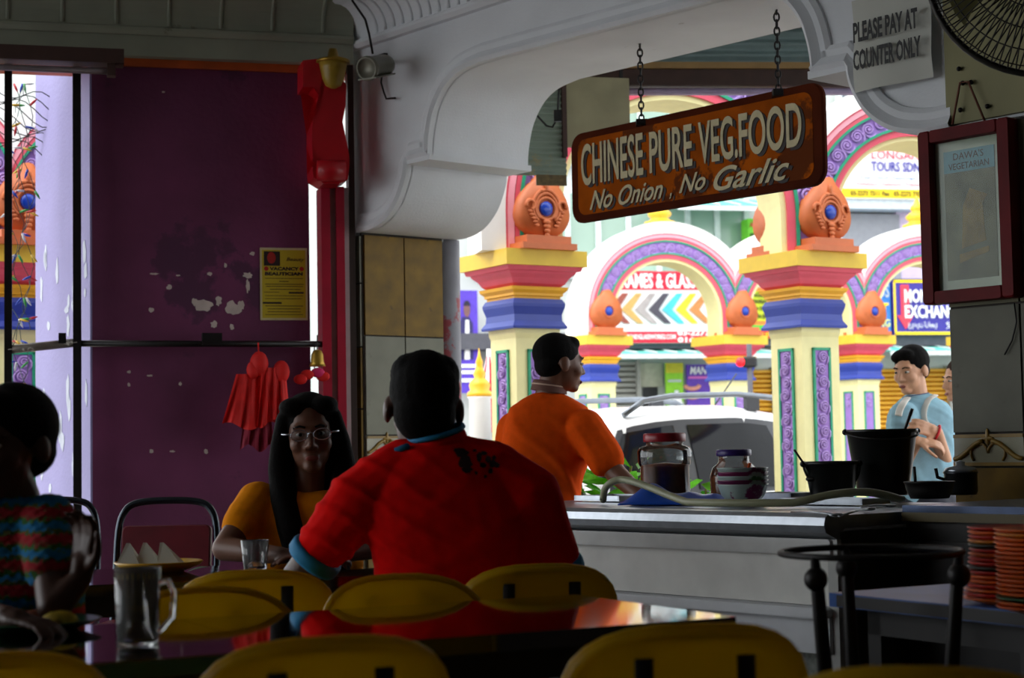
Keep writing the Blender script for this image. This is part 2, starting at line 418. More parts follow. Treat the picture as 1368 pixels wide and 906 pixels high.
# bare plaster patches where the paint has come off
PLS = mat('bare_plaster', (205, 190, 182), .85, var=.1, scale=20)
rng = random.Random(3)
def blob(cx, cz, rx, rz, seed, k=16):
    r = random.Random(seed); pts = []
    for i in range(k):
        a = 2 * PI * i / k; q = .62 + .5 * r.random(); pts.append((cx + rx * q * math.cos(a), cz + rz * q * math.sin(a)))
    return pts
for i, (px, py, w, h) in enumerate([(272, 408, 17, 12), (292, 402, 6, 10), (311, 412, 15, 14), (286, 433, 7, 7), (310, 437, 4, 7), (226, 384, 5, 5), (202, 414, 5, 5), (280, 366, 6, 4), (206, 366, 9, 2), (331, 368, 10, 6), (331, 382, 4, 12), (337, 339, 5, 4), (238, 368, 4, 2), (172, 497, 4, 3), (200, 502, 6, 2), (241, 513, 3, 4), (172, 514, 3, 4), (202, 603, 4, 4), (275, 603, 4, 5), (301, 355, 3, 5), (322, 408, 6, 9), (260, 404, 6, 8), (230, 603, 5, 2), (218, 123, 3, 2)]):
    u, z = uvL(px, py); s = 8.8 / F
    pts = blob(u, z, w * s * .75, h * s * .75, i)
    struct('plaster_patch', MB().prism(pts, -.0015, .0005, M=ML @ Matrix(((1, 0, 0, 0), (0, 0, 1, 0), (0, 1, 0, 0), (0, 0, 0, 1)))), PLS, wall_left)
# flakes on the lavender side
WHT = mat('flaking_white_paint', (200, 206, 220), .7, var=.05)
for i in range(26):
    t = rng.uniform(.05, .9); z = rng.choice([rng.uniform(.9, 1.5), rng.uniform(1.7, 2.2)])
    M = face(A + (D - A) * t + nv * .0105, -dv)
    pts = blob(0, z, rng.uniform(.02, .05), rng.uniform(.02, .09), 50 + i, 10)
    struct('paint_flake', MB().prism(pts, 0, .002, M=M), WHT, wall_left)
# ================================================================== STREET: ARCADES
RA = math.radians(13.3)
E3 = Vector((math.cos(RA), math.sin(RA), 0))
YEL = mat('yellow_paint', (226, 190, 52), .5, var=.05); YEL2 = mat('golden_yellow_paint', (240, 176, 22), .5, var=.05)
PINKR = mat('coral_pink_paint', (226, 84, 106), .5, var=.05); BLUE = mat('royal_blue_paint', (34, 58, 156), .4, var=.06)
CREAM = mat('cream_paint', (238, 230, 168), .6, var=.04); GREEN = mat('jade_green_paint', (20, 150, 112), .5)
LILAC = mat('lilac_paint', (172, 140, 206), .5, var=.06); WHITEP = mat('white_paint', (240, 238, 234), .5, var=.02)
PINKL = mat('pale_pink_paint', (244, 164, 178), .5, var=.04); TERRA = mat('terracotta_paint', (198, 104, 54), .5, var=.1)
GEM = mat('blue_gem_paint', (20, 60, 168), .2); GOLD = mat('gold_paint', (238, 178, 30), .35, var=.06)
LILD = mat('violet_paint', (150, 112, 190), .55, var=.08)

def spiral(r, turns=2.1, tube=.2, n=22, seg=5, tail=True):
    """carved scroll: a spiral bead lying on local xy"""
    pts = []; rad = []
    for i in range(n):
        t = i / (n - 1); a = turns * 2 * PI * t; q = r * (1 - .86 * t)
        pts.append((q * math.cos(a), q * math.sin(a), r * .12 + r * .22 * t)); rad.append(r * tube * (1 - .35 * t))
    m = MB().tube(pts, r, seg, radii=rad)
    m.ball((0, 0, r * .25), r * .2, n=8, k=5)
    if tail: m.tube([(r, 0, r * .1), (r * 1.1, -r * .55, r * .1), (r * .75, -r * 1.15, r * .1), (r * .05, -r * 1.45, r * .08)], r, seg, radii=[r * .2, r * .22, r * .2, r * .1])
    return m.mesh('scroll')
SCROLL = spiral(1.0); SCROLL.materials.append(LILAC)
SCROLL2 = spiral(1.0, tail=False); SCROLL2.materials.append(LILAC)
def scroll_at(parent, M, me=SCROLL):
    o = bpy.data.objects.new('scroll', me); COL.objects.link(o); o.parent = parent; o.matrix_basis = M; return o
def sq(s, cx=0, cy=0): return [(cx - s / 2, cy - s / 2), (cx + s / 2, cy - s / 2), (cx + s / 2, cy + s / 2), (cx - s / 2, cy + s / 2)]
def stack(prof):
    """square section column from [(side, z)]"""
    vs = []; fs = []
    for s, z in prof: vs += [(x, y, z) for x, y in sq(s)]
    for k in range(len(prof) - 1):
        for i in range(4):
            j = (i + 1) % 4; fs.append((k * 4 + i, k * 4 + j, k * 4 + 4 + j, k * 4 + 4 + i))
    fs += [(3, 2, 1, 0), tuple(range(4 * len(prof) - 4, 4 * len(prof)))]
    return MB().add(vs, fs)
def teardrop(w, h, k=28):
    pts = []
    for i in range(k):
        a = 2 * PI * i / k - PI / 2; x = math.cos(a); y = math.sin(a)
        if y > 0: x *= (1 - y ** 2.2 * .25); yy = y * .62 if y < .97 else y * .70
        else: yy = y * .40
        pts.append((x * w / 2, (yy + .40) * h / 1.1))
    return pts
def ornament(parent, M, k, simple=False, back=.30):
    """teardrop crest with a gem: local x right, y up, z front"""
    w, h = .36 * k, .42 * k
    td = teardrop(w, h)
    body = MB()
    vs = []; fs = []; n = len(td); cy = h * .4
    lay = [(.55, -back * k), (.86, -back * k * .8), (1.0, -back * k * .45), (1.0, 0)]
    for s, z in lay: vs += [(x * s, cy + (y - cy) * s, z) for x, y in td]
    for q in range(len(lay) - 1):
        for i in range(n):
            j = (i + 1) % n; fs.append((q * n + i, q * n + j, (q + 1) * n + j, (q + 1) * n + i))
    fs += [tuple(range(n - 1, -1, -1)), tuple(range(3 * n, 4 * n))]
    body.add(vs, fs, True)
    part_m('crest', body, TERRA, parent, M)
    b = MB().box((-.20 * k, -.075 * k, -back * k), (.20 * k, -.035 * k, .05 * k)).box((-.165 * k, -.036 * k, -back * k * .9), (.165 * k, .012 * k, .035 * k))
    part_m('crest_base', b, TERRA, parent, M)
    c = MB()
    gy = h * .44
    if not simple:
        c.tube([(.052 * k * math.cos(a) * 1.35, gy + .052 * k * math.sin(a) * 1.35, .006 * k) for a in np.linspace(0, 2 * PI, 20)[:-1]], .011 * k, 6, closed=True)
        for s in (1.9, 2.35):
            c.tube([(.045 * k * s * math.sin(a) * .95, gy + .045 * k * s * math.cos(a) * (1.15 if math.cos(a) > 0 else .9), .006 * k) for a in np.linspace(-2.5, 2.5, 26)], .012 * k, 6)
        for sg in (-1, 1):
            c.tube([(sg * (.118 + .03 * math.cos(t)) * k, gy + (.02 + .03 * math.sin(t)) * k, .01 * k) for t in np.linspace(-.5, 4.6, 14)], .012 * k, 6)
            for q in range(5): c.ball((sg * (.12 - .012 * q) * k, gy - (.02 + .022 * q) * k, .008 * k), (.02 * k, .012 * k, .012 * k), n=8, k=5)
        c.ball((0, gy + .15 * k, .008 * k), (.02 * k, .04 * k, .014 * k), n=8, k=6).ball((-.03 * k, gy + .115 * k, .008 * k), (.022 * k, .014 * k, .012 * k), n=8, k=5).ball((.03 * k, gy + .115 * k, .008 * k), (.022 * k, .014 * k, .012 * k), n=8, k=5)
        for q in range(4): c.ball((0, gy - (.085 + .028 * q) * k, .012 * k), ((.032 - .004 * q) * k, .018 * k, .016 * k), n=8, k=5)
    else:
        c.tube([(.066 * k * math.cos(a), gy + .066 * k * math.sin(a), .006 * k) for a in np.linspace(0, 2 * PI, 14)[:-1]], .012 * k, 5, closed=True)
    part_m('carving', c, TERRA, parent, M)
    part_m('gem', MB().ball((0, gy, .004 * k), (.05 * k, .05 * k, .022 * k), n=14, k=7), GEM, parent, M)
def part_m(name, mb, m, parent, M):
    o = part(name, mb, m, parent); o.matrix_basis = M; return o

def pillar(loc, label, k, zs, rz=31, simple=False, group='painted arcade pillars', both=True):
    """k scales the capital; zs = top of the yellow slab above the pavement"""
    t = thing('arcade_pillar', loc, label, 'pillar', group, rz=rz)
    z = zs
    part('slab', stack([(.60 * k, z - .10 * k), (.60 * k, z)]), YEL, t); z -= .10 * k
    part('cove', stack([(.34 * k, z - .125 * k), (.39 * k, z - .105 * k), (.43 * k, z - .07 * k), (.485 * k, z - .045 * k), (.50 * k, z - .03 * k), (.54 * k, z - .028 * k), (.56 * k, z)]), PINKR, t); z -= .125 * k
    part('yellow_step', stack([(.345 * k, z - .075 * k), (.345 * k, z - .06 * k), (.37 * k, z - .055 * k), (.37 * k, z - .04 * k), (.41 * k, z - .02 * k), (.42 * k, z)]), YEL2, t); z -= .075 * k
    part('blue_band', stack([(.40 * k, z - .19 * k), (.405 * k, z - .175 * k), (.36 * k, z - .14 * k), (.355 * k, z - .10 * k), (.385 * k, z - .05 * k), (.39 * k, z - .03 * k), (.36 * k, z)]), BLUE, t); z -= .19 * k
    s = .315 * k; h = s / 2
    part('shaft', stack([(s + .1 * k, 0), (s + .1 * k, .22), (s, .25), (s, z - .06 * k), (s * 1.06, z - .03 * k), (s * 1.06, z)]), CREAM, t)
    w = s * .48; z1 = z - .13 * k; z0 = .35
    for a in ((0, 90, -90) if not simple else (0, -90)):
        M = Matrix.Rotation(math.radians(a), 4, 'Z') @ Matrix.Translation((0, -h, 0)) @ Matrix.Rotation(PI / 2, 4, 'X')
        fr = MB(); bw = .018 * k
        fr.box((-w / 2, z0, 0), (-w / 2 + bw, z1, .014)).box((w / 2 - bw, z0, 0), (w / 2, z1, .014)).box((-w / 2, z1 - bw, 0), (w / 2, z1, .014)).box((-w / 2, z0, 0), (w / 2, z0 + bw, .014))
        part_m('panel_frame', fr, GREEN, t, M)
        pn = part_m('scroll_panel', MB().box((-w / 2 + bw, z0 + bw, 0), (w / 2 - bw, z1 - bw, .006)), LILD, t, M)
        r = (w / 2 - bw) * .66; zz = z1 - bw - r * 1.2; i = 0
        lim = .75 if not simple else 1.6
        while zz > z0 + r * 1.5 and zz > lim:
            scroll_at(pn, Matrix.Translation(((-1) ** i * r * .18, zz, .005)) @ Matrix.Diagonal(((-1) ** i * r, r, r * (1 if not simple else .7), 1)) @ Matrix.Rotation(.4, 4, 'Z'), SCROLL if not simple else SCROLL2); zz -= r * 2.15; i += 1
    for a in ((0, 180) if both else (0,)):
        M = Matrix.Rotation(math.radians(a), 4, 'Z') @ Matrix.Translation((0, -.29 * k, zs + .075 * k)) @ Matrix.Rotation(PI / 2, 4, 'X')
        ornament(t, M, k, simple)
    return t
BANDS = [('soffit_edge', .77, .81, .0, CREAM), ('red_band', .81, .87, .02, PINKR), ('green_bead', .87, .893, .035, GREEN), ('lilac_band', .893, 1.045, .012, LILD), ('green_bead', 1.045, 1.068, .035, GREEN),
         ('pink_band', 1.068, 1.10, .025, PINKR), ('pink_band', 1.105, 1.15, .03, PINKL), ('red_band', 1.15, 1.165, .032, PINKR), ('white_rim', 1.165, 1.33, .04, WHITEP)]
def arch(p0, p1, z, label, thick, clip=(True, True), finial=False, scr=True, group='painted arcade arches'):
    """arch springing from p0 to p1 (world points on the ground) at height z"""
    mid = (p0 + p1) / 2; S = (p1 - p0).length; h = S / 2; stilt = .27 * h
    t = thing('arcade_arch', (mid.x, mid.y, z), label, 'arch', group, M=frame((mid.x, mid.y, z), (p1 - p0)))
    N = 44
    def rr(r, a, sd):
        c = math.cos(a)
        if clip[0] and c < -1e-6: r = min(r, h / -c)
        if clip[1] and c > 1e-6: r = min(r, h / c)
        return r
    for nm, r0, r1, pr, m in BANDS:
        vs = []; fs = []
        sts = [('l', 0)] + [('a', PI * i / N) for i in range(N + 1)] + [('r', 0)]
        # clockwise from left foot to right foot
        ring = []
        for kd, a in sts:
            if kd == 'a':
                ang = PI - a
                q0, q1 = rr(r0 * h, ang, 0), rr(r1 * h, ang, 0)
                ring.append(((q0 * math.cos(ang), stilt + q0 * math.sin(ang)), (q1 * math.cos(ang), stilt + q1 * math.sin(ang))))
            else:
                sg = -1 if kd == 'l' else 1; cl = clip[0] if kd == 'l' else clip[1]
                q0 = min(r0 * h, h) if cl else r0 * h; q1 = min(r1 * h, h) if cl else r1 * h
                ring.append(((sg * q0, 0), (sg * q1, 0)))
        y0, y1 = -thick / 2 - pr, thick / 2 + pr
        for (a, b) in ring: vs += [(a[0], y0, a[1]), (b[0], y0, b[1]), (a[0], y1, a[1]), (b[0], y1, b[1])]
        for i in range(len(ring) - 1):
            A_, B_ = 4 * i, 4 * i + 4
            fs += [(A_, A_ + 1, B_ + 1, B_), (A_ + 2, B_ + 2, B_ + 3, A_ + 3), (A_ + 1, A_ + 3, B_ + 3, B_ + 1), (A_, B_, B_ + 2, A_ + 2)]
        fs += [(0, 2, 3, 1), (4 * len(ring) - 4, 4 * len(ring) - 3, 4 * len(ring) - 1, 4 * len(ring) - 2)]
        mb = MB(); 
        good = []
        for f in fs:
            ps = {tuple(round(c, 5) for c in vs[i]) for i in f}
            if len(ps) >= 3: good.append(f)
        mb.add(vs, good, False); pt = part(nm, mb, m, t)
        if nm == 'lilac_band' and scr:
            r = (r1 - r0) * h * .40; R = (r0 + r1) / 2 * h; n = int(PI * R / (r * 2.15))
            for i in range(n + 1):
                ang = PI * i / n
                scroll_at(pt, Matrix.Translation((R * math.cos(ang), y0 + .003, stilt + R * math.sin(ang))) @ Matrix.Rotation(PI / 2, 4, 'X') @ Matrix.Rotation(ang - PI / 2 + (i % 2) * .8, 4, 'Z') @ Matrix.Diagonal(((-1) ** i * r, r, r * 1.1, 1)), SCROLL)
    if finial:
        q = h * .16
        f = MB().lathe([(q * 1.35, 0), (q * 1.35, q * .25), (q * 1.0, q * .35), (q * .75, q * .6), (q * 1.0, q * .8), (q * 1.05, q * 1.05), (q * .7, q * 1.35), (q * .45, q * 1.5), (q * .62, q * 1.7), (q * .6, q * 1.9), (q * .3, q * 2.2), (q * .16, q * 2.6), (0.002, q * 3.0)], n=16)
        part_m('finial', f, GOLD, t, Matrix.Translation((0, 0, stilt + 1.32 * h)))
    return t
GZ = -.12
def gp(px, Y): p = at(px, 600, Y); return Vector((p.x, p.y, GZ))
# near arcade
ZS = 2.33 - GZ
PR = gp(1079, 11.45); PM = gp(703, 11.05); PLf = gp(20, 10.35)
E3n = (PR - PM).normalized()
PN = PR + E3n * 1.46; PL2 = PLf + E3n * 1.28; PL0 = PLf - E3n * 1.5
pillar(PR, 'near arcade pillar with blue band, between the white car and the couple', 1.0, ZS)
pillar(PM, 'near arcade pillar directly behind the head of the man in orange', 1.0, ZS)
pillar(PLf, 'near arcade pillar hung with a string of lights, at the far left', 1.0, ZS)
pillar(PL2, 'near arcade pillar mostly behind the purple wall', 1.0, ZS)
ZA = ZS + GZ
arch(PM, PR, ZA, 'near painted arch behind the hanging wooden sign', .40, clip=(False, True))
arch(PR, PN, ZA, 'near painted arch at right below the paper notice', .40, clip=(True, True))
arch(PL0, PLf, ZA, 'near painted arch at the left edge behind the gate poles', .40, clip=(True, True))
arch(PLf, PL2, ZA, 'near painted arch behind the purple wall', .40, clip=(True, False))
# far arcade
YF = 21.3; ZSF = 2.42 - GZ
fp = [gp(px, YF + (px - 976) / 181 * .41) for px in (797, 978, 1150, 1320)]
lab = ['far arcade pillar beside the face of the man in orange', 'far arcade pillar standing behind the roof rails of the white car', 'far arcade pillar with yellow shutter to its right', 'far arcade pillar beyond the tiled pillar at right']
for i, p in enumerate(fp): pillar(p, lab[i], 1.12, ZSF, simple=True, both=False, group='far arcade pillars')
labs = ['far arch framing the sign for frames and glass', 'far arch behind the capital of the near right pillar', 'far arch framing the money exchange sign']
for i in range(3): arch(fp[i], fp[i + 1], ZSF + GZ, labs[i], .45, clip=(i > 0, True), finial=True, group='far arcade arches')
# ================================================================== SHOPS ACROSS THE STREET
FO = at(930, 560, 27.0); FO.z = 0
FN = Vector((E3.y, -E3.x, 0))          # towards us
def uvF(px, py, off=0):
    p = onplane(px, py, FO + FN * off, FN); q = p - FO; return q.dot(E3), p.z
MF = face(FO, E3)                        # local x right, y up, z towards us
def frect(px0, py0, px1, py1, off=0):
    a = uvF(px0, py0, off); b = uvF(px1, py1, off); return min(a[0], b[0]), min(a[1], b[1]), max(a[0], b[0]), max(a[1], b[1])
def fbox(px0, py0, px1, py1, z0, z1):
    x0, y0, x1, y1 = frect(px0, py0, px1, py1); return MB().box((x0, y0, z0), (x1, y1, z1))
FWALL = mat('pale_facade_paint', (196, 200, 196), .7, var=.06, scale=1.5); FGREY = mat('facade_grey', (150, 152, 158), .7, var=.06)
FLIL = mat('facade_lilac', (206, 190, 214), .7, var=.05); FDARK = mat('shop_fascia_dark', (84, 84, 92), .7, var=.1)
WGLASS = mat('window_glass_grey', (96, 104, 116), .12, var=.1, scale=1.2, spec=.6); WGREEN = mat('window_glass_green', (150, 176, 160), .15, var=.12, scale=1.0, spec=.6)
MULL = mat('window_frame_white', (214, 224, 222), .5); TEAL = mat('teal_canvas', (92, 190, 176), .6, var=.05, scale=2)
SHUTY = mat('yellow_shutter_paint', (214, 156, 12), .5, var=.04); SHUTG = mat('grey_shutter_paint', (150, 150, 142), .5, var=.06)
# facade
fac = struct('wall_shop_front', MB().box((-14, -.32, -.6), (14, 9, -.3)), FWALL, M=MF)
def fpart(name, px0, py0, px1, py1, z0, z1, m, parent=fac):
    return struct(name, fbox(px0, py0, px1, py1, z0, z1), m, parent)
fpart('facade_panel', 1120, 284, 1208, 372, -.32, -.1, FGREY); fpart('facade_panel', 1196, 120, 1300, 372, -.32, -.12, FLIL)
fpart('ledge', 1100, 266, 1300, 284, -.32, .25, mat('ledge_paint', (206, 216, 222), .6))
fpart('facade_panel', 1104, 150, 1140, 270, -.32, -.2, FGREY)
fpart('fascia_board', 600, 446, 1000, 466, -.32, .12, FDARK); fpart('fascia_board', 1000, 446, 1330, 462, -.32, .12, FDARK)
# upper windows: each glass pane with its mullions
def window(n, px0, py0, px1, py1, cols, glass, rows=1):
    x0, y0, x1, y1 = frect(px0, py0, px1, py1)
    w = struct('window_%d' % n, MB().box((x0, y0, -.3), (x1, y1, -.2)), MULL, M=MF)
    cw = (x1 - x0) / cols; ch = (y1 - y0) / rows
    for i in range(cols):
        for j in range(rows):
            struct('pane', MB().box((x0 + cw * i + .04, y0 + ch * j + .04, -.2), (x0 + cw * (i + 1) - .04, y0 + ch * (j + 1) - .04, -.185)), glass, w)
    for i in range(cols + 1):
        struct('mullion', MB().box((x0 + cw * i - .04, y0, -.2), (x0 + cw * i + .04, y1, -.13)), MULL, w)
    return w
window(1, 636, 250, 1004, 372, 9, WGREEN); window(2, 1128, 286, 1206, 372, 2, WGLASS); window(3, 640, 120, 1110, 225, 11, WGREEN)
window(4, 1126, 120, 1200, 200, 2, WGLASS)
# canvas awnings: sloped sheet with a valance
def awning(px0, py0, px1, py1, out, label, n):
    x0, y0, x1, y1 = frect(px0, py0, px1, py1)
    t = thing('awning', (0, 0, 0), label, 'awning', 'teal canvas awnings', M=MF @ Matrix.Translation(((x0 + x1) / 2, y0, 0)))
    w = (x1 - x0) / 2; hgt = y1 - y0; k = n
    for i in range(k):
        a, b = -w + 2 * w * i / k, -w + 2 * w * (i + 1) / k
        part('canvas_panel', MB().add([(a, hgt, -.25), (b - .01, hgt, -.25), (b - .01, .06, out), (a, .06, out), (a, hgt - .03, -.25), (b - .01, hgt - .03, -.25), (b - .01, .03, out), (a, .03, out)], [(0, 1, 2, 3), (7, 6, 5, 4), (0, 4, 5, 1), (1, 5, 6, 2), (2, 6, 7, 3), (3, 7, 4, 0)]), TEAL, t)
        part('rib', MB().tube([(a, hgt + .01, -.25), (a, .07, out)], .015, 6), MULL, t)
    part('valance', MB().box((-w, -.02, out - .01), (w, .05, out + .01)), MULL, t)
awning(804, 466, 1035, 480, .8, 'long teal awning under the sign for frames and glass', 9)
awning(1160, 460, 1330, 476, .8, 'teal awning over the yellow shutter behind the walking couple', 6)
awning(880, 262, 1016, 291, .9, 'upper teal awning seen under the hanging wooden sign', 5)
# roller shutters with slats
def shutter(px0, py0, px1, py1, m, label, pitch):
    x0, y0, x1, y1 = frect(px0, py0, px1, py1); y0 = GZ
    t = thing('roller_shutter', (0, 0, 0), label, 'shutter', 'roller shutters', M=MF @ Matrix.Translation(((x0 + x1) / 2, y0, 0)))
    w = (x1 - x0) / 2; hgt = y1 - y0
    part('guide_rail', MB().box((-w - .05, 0, -.3), (-w, hgt, -.12)), SHUTG, t); part('guide_rail', MB().box((w, 0, -.3), (w + .05, hgt, -.12)), SHUTG, t)
    n = int(hgt / pitch)
    me = MB().prism([(-.26, 0), (-.2, pitch * .25), (-.2, pitch * .75), (-.26, pitch * .97), (-.3, pitch * .97), (-.3, 0)], -w, w, M=Matrix(((0, 0, 1, 0), (0, 1, 0, 0), (1, 0, 0, 0), (0, 0, 0, 1)))).mesh('slat'); me.materials.append(m)
    for i in range(n):
        o = bpy.data.objects.new('slat', me); COL.objects.link(o); o.parent = t; o.location = (0, i * pitch, 0)
shutter(805, 481, 856, 560, SHUTG, 'grey roller shutter beside the man in orange', .085)
shutter(1156, 488, 1276, 600, SHUTY, 'wide yellow roller shutter behind the walking man', .075)
shutter(1002, 490, 1040, 600, SHUTY, 'narrow yellow roller shutter left of the near pillar', .075)
shutter(650, 480, 690, 600, SHUTG, 'grey roller shutter at the far end by the striped parasol', .085)
# doorway between the shutters
fpart('doorway', 866, 515, 888, 600, -.32, -.28, mat('dark_doorway', (40, 42, 46), .6)); fpart('door_surround', 856, 484, 892, 516, -.32, -.24, mat('door_surround_cream', (190, 190, 170), .6))
fpart('wall_panel', 985, 484, 1003, 600, -.32, -.2, mat('notice_wall', (176, 176, 180), .6))
for k in range(3): fpart('notice', 986, 492 + 16 * k, 998, 504 + 16 * k, -.2, -.18, mat('notice_blue', (70, 130, 190), .5) if k % 2 else mat('notice_white', (220, 220, 220), .5))
# sign boards
def board(px0, py0, px1, py1, z0, z1, m, name, label, cat='sign', group=None):
    x0, y0, x1, y1 = frect(px0, py0, px1, py1, z1)
    t = thing(name, (0, 0, 0), label, cat, group, M=MF @ Matrix.Translation(((x0 + x1) / 2, (y0 + y1) / 2, 0)))
    w, h = (x1 - x0) / 2, (y1 - y0) / 2
    part('board', MB().box((-w, -h, z0), (w, h, z1)), m, t)
    t['half_size'] = (w, h, z1); t['rect'] = (px0, py0, px1, py1)
    return t
def flat(t, name, fx0, fy0, fx1, fy1, m, lift=.012):
    """rectangle in board fractions (0..1 from the top left)"""
    w, h, z = t['half_size']
    return part(name, MB().box((-w + 2 * w * fx0, h - 2 * h * fy1, z), (-w + 2 * w * fx1, h - 2 * h * fy0, z + lift)), m, t)
def letters(t, s, fx0, fy0, fx1, fy1, m, lift=.02, **kw):
    w, h, z = t['half_size']; kw.setdefault('bold', .0); kw.setdefault('depth', .006)
    me = fit_text(s, 2 * w * (fx1 - fx0), 2 * h * (fy1 - fy0), **kw)
    o = part('lettering', me, m, t); o.location = (-w + w * (fx0 + fx1), h - h * (fy0 + fy1), z + lift); return o
INK = lambda n, c: mat('ink_' + n, c, .6, var=.02)
SW = INK('white', (246, 246, 246)); SR = INK('red', (214, 24, 56)); SB = INK('navy', (58, 50, 150)); SBK = INK('black', (20, 20, 24)); SY = INK('yellow', (250, 216, 20))
# frames and glass
b = board(806, 362, 950, 458, -.1, .25, SW, 'shop_sign', 'white and red shop sign reading frames and glass with chevron samples')
flat(b, 'red_strip', 0, 0, 1, .26, SR); letters(b, 'FRAMES & GLASS', .115, .03, .86, .24, SW, bold=.03)
flat(b, 'red_strip', 0, .84, 1, 1, SR); letters(b, 'OKFRAMESANDGLASSWORKS.COM', .03, .88, .66, .95, SW, bold=.02); letters(b, '03-2273', .68, .82, .98, .90, SW, bold=.03); letters(b, '016-22', .68, .92, .98, .995, SW, bold=.03)
cols = [(150, 74, 60), (200, 160, 90), (170, 160, 158), (70, 66, 78), (72, 190, 204), (244, 196, 40), (200, 130, 70)]
w, h, z = b['half_size']
for i, c in enumerate(cols):
    cx = -w + 2 * w * (.11 + .128 * i); q = h * .42; th = .10
    pts = [(cx - .14, -.02), (cx + .10, q), (cx + .10 + th, q), (cx - .14 + th * 1.6, -.02), (cx + .12 + th, -q), (cx + .12, -q)]
    part('frame_sample', MB().prism(pts, z, z + .03), mat('sample_%d' % i, c, .5), b).location = (0, -.04 * h, 0)
# employment agency
b = board(999, 384, 1034, 452, -.1, .2, mat('sign_lime_yellow', (206, 220, 40), .6), 'shop_sign', 'yellow and green job agency sign behind the near right capital')
flat(b, 'orange_strip', 0, 0, 1, .07, INK('orange', (244, 130, 50))); flat(b, 'orange_strip', 0, .66, 1, .74, INK('orange', (244, 130, 50))); flat(b, 'green_strip', 0, .74, 1, .83, INK('green', (80, 190, 60))); flat(b, 'red_strip', 0, .85, 1, 1, SR)
for i, s in enumerate(['AGENSI', 'PEKERJAAN', 'JASA TENAGA', 'SDN BHD']): letters(b, s, .15, .10 + .14 * i, .9, .19 + .14 * i, SBK, bold=.02)
letters(b, '03-2272 1010', .1, .88, .9, .97, SY, bold=.02)
b = board(999, 292, 1022, 328, -.1, .2, mat('sign_lime', (120, 214, 50), .6), 'shop_sign', 'small lime green sign beside the upper windows')
letters(b, 'AGENSI', .1, .12, .9, .32, SR, bold=.02); letters(b, 'PEKERJA', .1, .55, .9, .75, SBK, bold=.02)
# money exchange and its neighbour
b = board(1193, 374, 1276, 447, -.1, .25, SB, 'shop_sign', 'purple money exchange sign with a red arrow')
for r in ((0, 0, 1, .05), (0, .95, 1, 1), (0, 0, .03, 1)): flat(b, 'yellow_border', *r, SY)
w, h, z = b['half_size']
part('arrow', MB().prism([(-w + .12, h - .08), (-w + .12, -h * .3), (-w + .05, -h * .3), (-w + .19, -h * .8), (-w + .33, -h * .3), (-w + .26, -h * .3), (-w + .26, h - .08)], z, z + .02), INK('coral', (236, 60, 80)), b)
letters(b, 'MONEY', .17, .17, .75, .42, SW, bold=.03); letters(b, 'EXCHANGE', .17, .46, 1.12, .70, SW, bold=.03)
letters(b, 'عيدين اناووي', .22, .76, .70, .90, SW); letters(b, '兌', .84, .76, .96, .90, SW)
b = board(1120, 374, 1191, 447, -.1, .2, mat('sign_sky_blue', (52, 128, 214), .6), 'shop_sign', 'sky blue sign between the money exchange sign and the near right pillar')
letters(b, 'PHOTOS', .25, .08, .97, .32, INK('pale_grey', (190, 200, 200)), bold=.01); letters(b, 'PRINT', .3, .42, .95, .66, SY, bold=.03); letters(b, 'PARKING', .3, .72, .97, .86, INK('pale_yellow', (230, 226, 130)), bold=.02)
# tours sign
b = board(1120, 198, 1236, 267, -.1, .3, SW, 'shop_sign', 'white travel company sign above the ledge at upper right')
letters(b, 'LONGAN', .38, .03, .94, .20, INK('coral', (236, 60, 80)), bold=.005); letters(b, 'TOURS SDN.', .37, .25, .97, .45, SB, bold=.02)
letters(b, 'Pusat . Umrah . Pelancongan', .25, .54, .9, .62, INK('steel', (110, 130, 180))); letters(b, 'Domestics . Outbound . Ticketing', .2, .67, .97, .75, INK('coral', (236, 60, 80)))
flat(b, 'yellow_strip', 0, .8, 1, .98, SY); letters(b, '03-2273 7311 Fax : 03-2273 7355', .12, .84, .97, .94, SBK, bold=.01)
# vertical banners
b = board(889, 485, 914, 560, -.05, 0, mat('banner_lime', (140, 206, 40), .6), 'banner', 'lime green vertical banner with a white bottle', 'banner')
flat(b, 'yellow_strip', 0, 0, 1, .18, mat('banner_olive', (196, 190, 40), .6)); flat(b, 'text_strip', .12, .30, .88, .34, INK('pale_grey', (190, 200, 200)))
part('printed_bottle', MB().lathe([(.10, -.28), (.11, -.05), (.04, .08), (.035, .16)], n=10, M=Matrix.Diagonal((1, 1, .02, 1)) @ Matrix.Rotation(-PI / 2, 4, 'X') @ Matrix.Rotation(0, 4, 'Z')), SW, b).location = (.02, -.15, .03)
b = board(917, 487, 952, 560, -.05, 0, mat('banner_purple', (98, 58, 176), .6), 'banner', 'purple food banner with white capitals beside the lime banner', 'banner')
letters(b, 'MAN', .12, .04, .80, .18, SW, bold=.02, shear=.2); flat(b, 'pink_strip', .06, .22, .94, .26, INK('pink', (220, 110, 190)))
for i in range(2):
    w, h, z = b['half_size']
    part('printed_snack', MB().tube([(.12 * math.cos(a), .06 * math.sin(a), 0) for a in np.linspace(PI, 2 * PI, 9)], .035, 6, flat=.4), mat('snack_orange', (220, 150, 130), .6), b).location = (-.12, h * (.25 - .32 * i), z + .01)
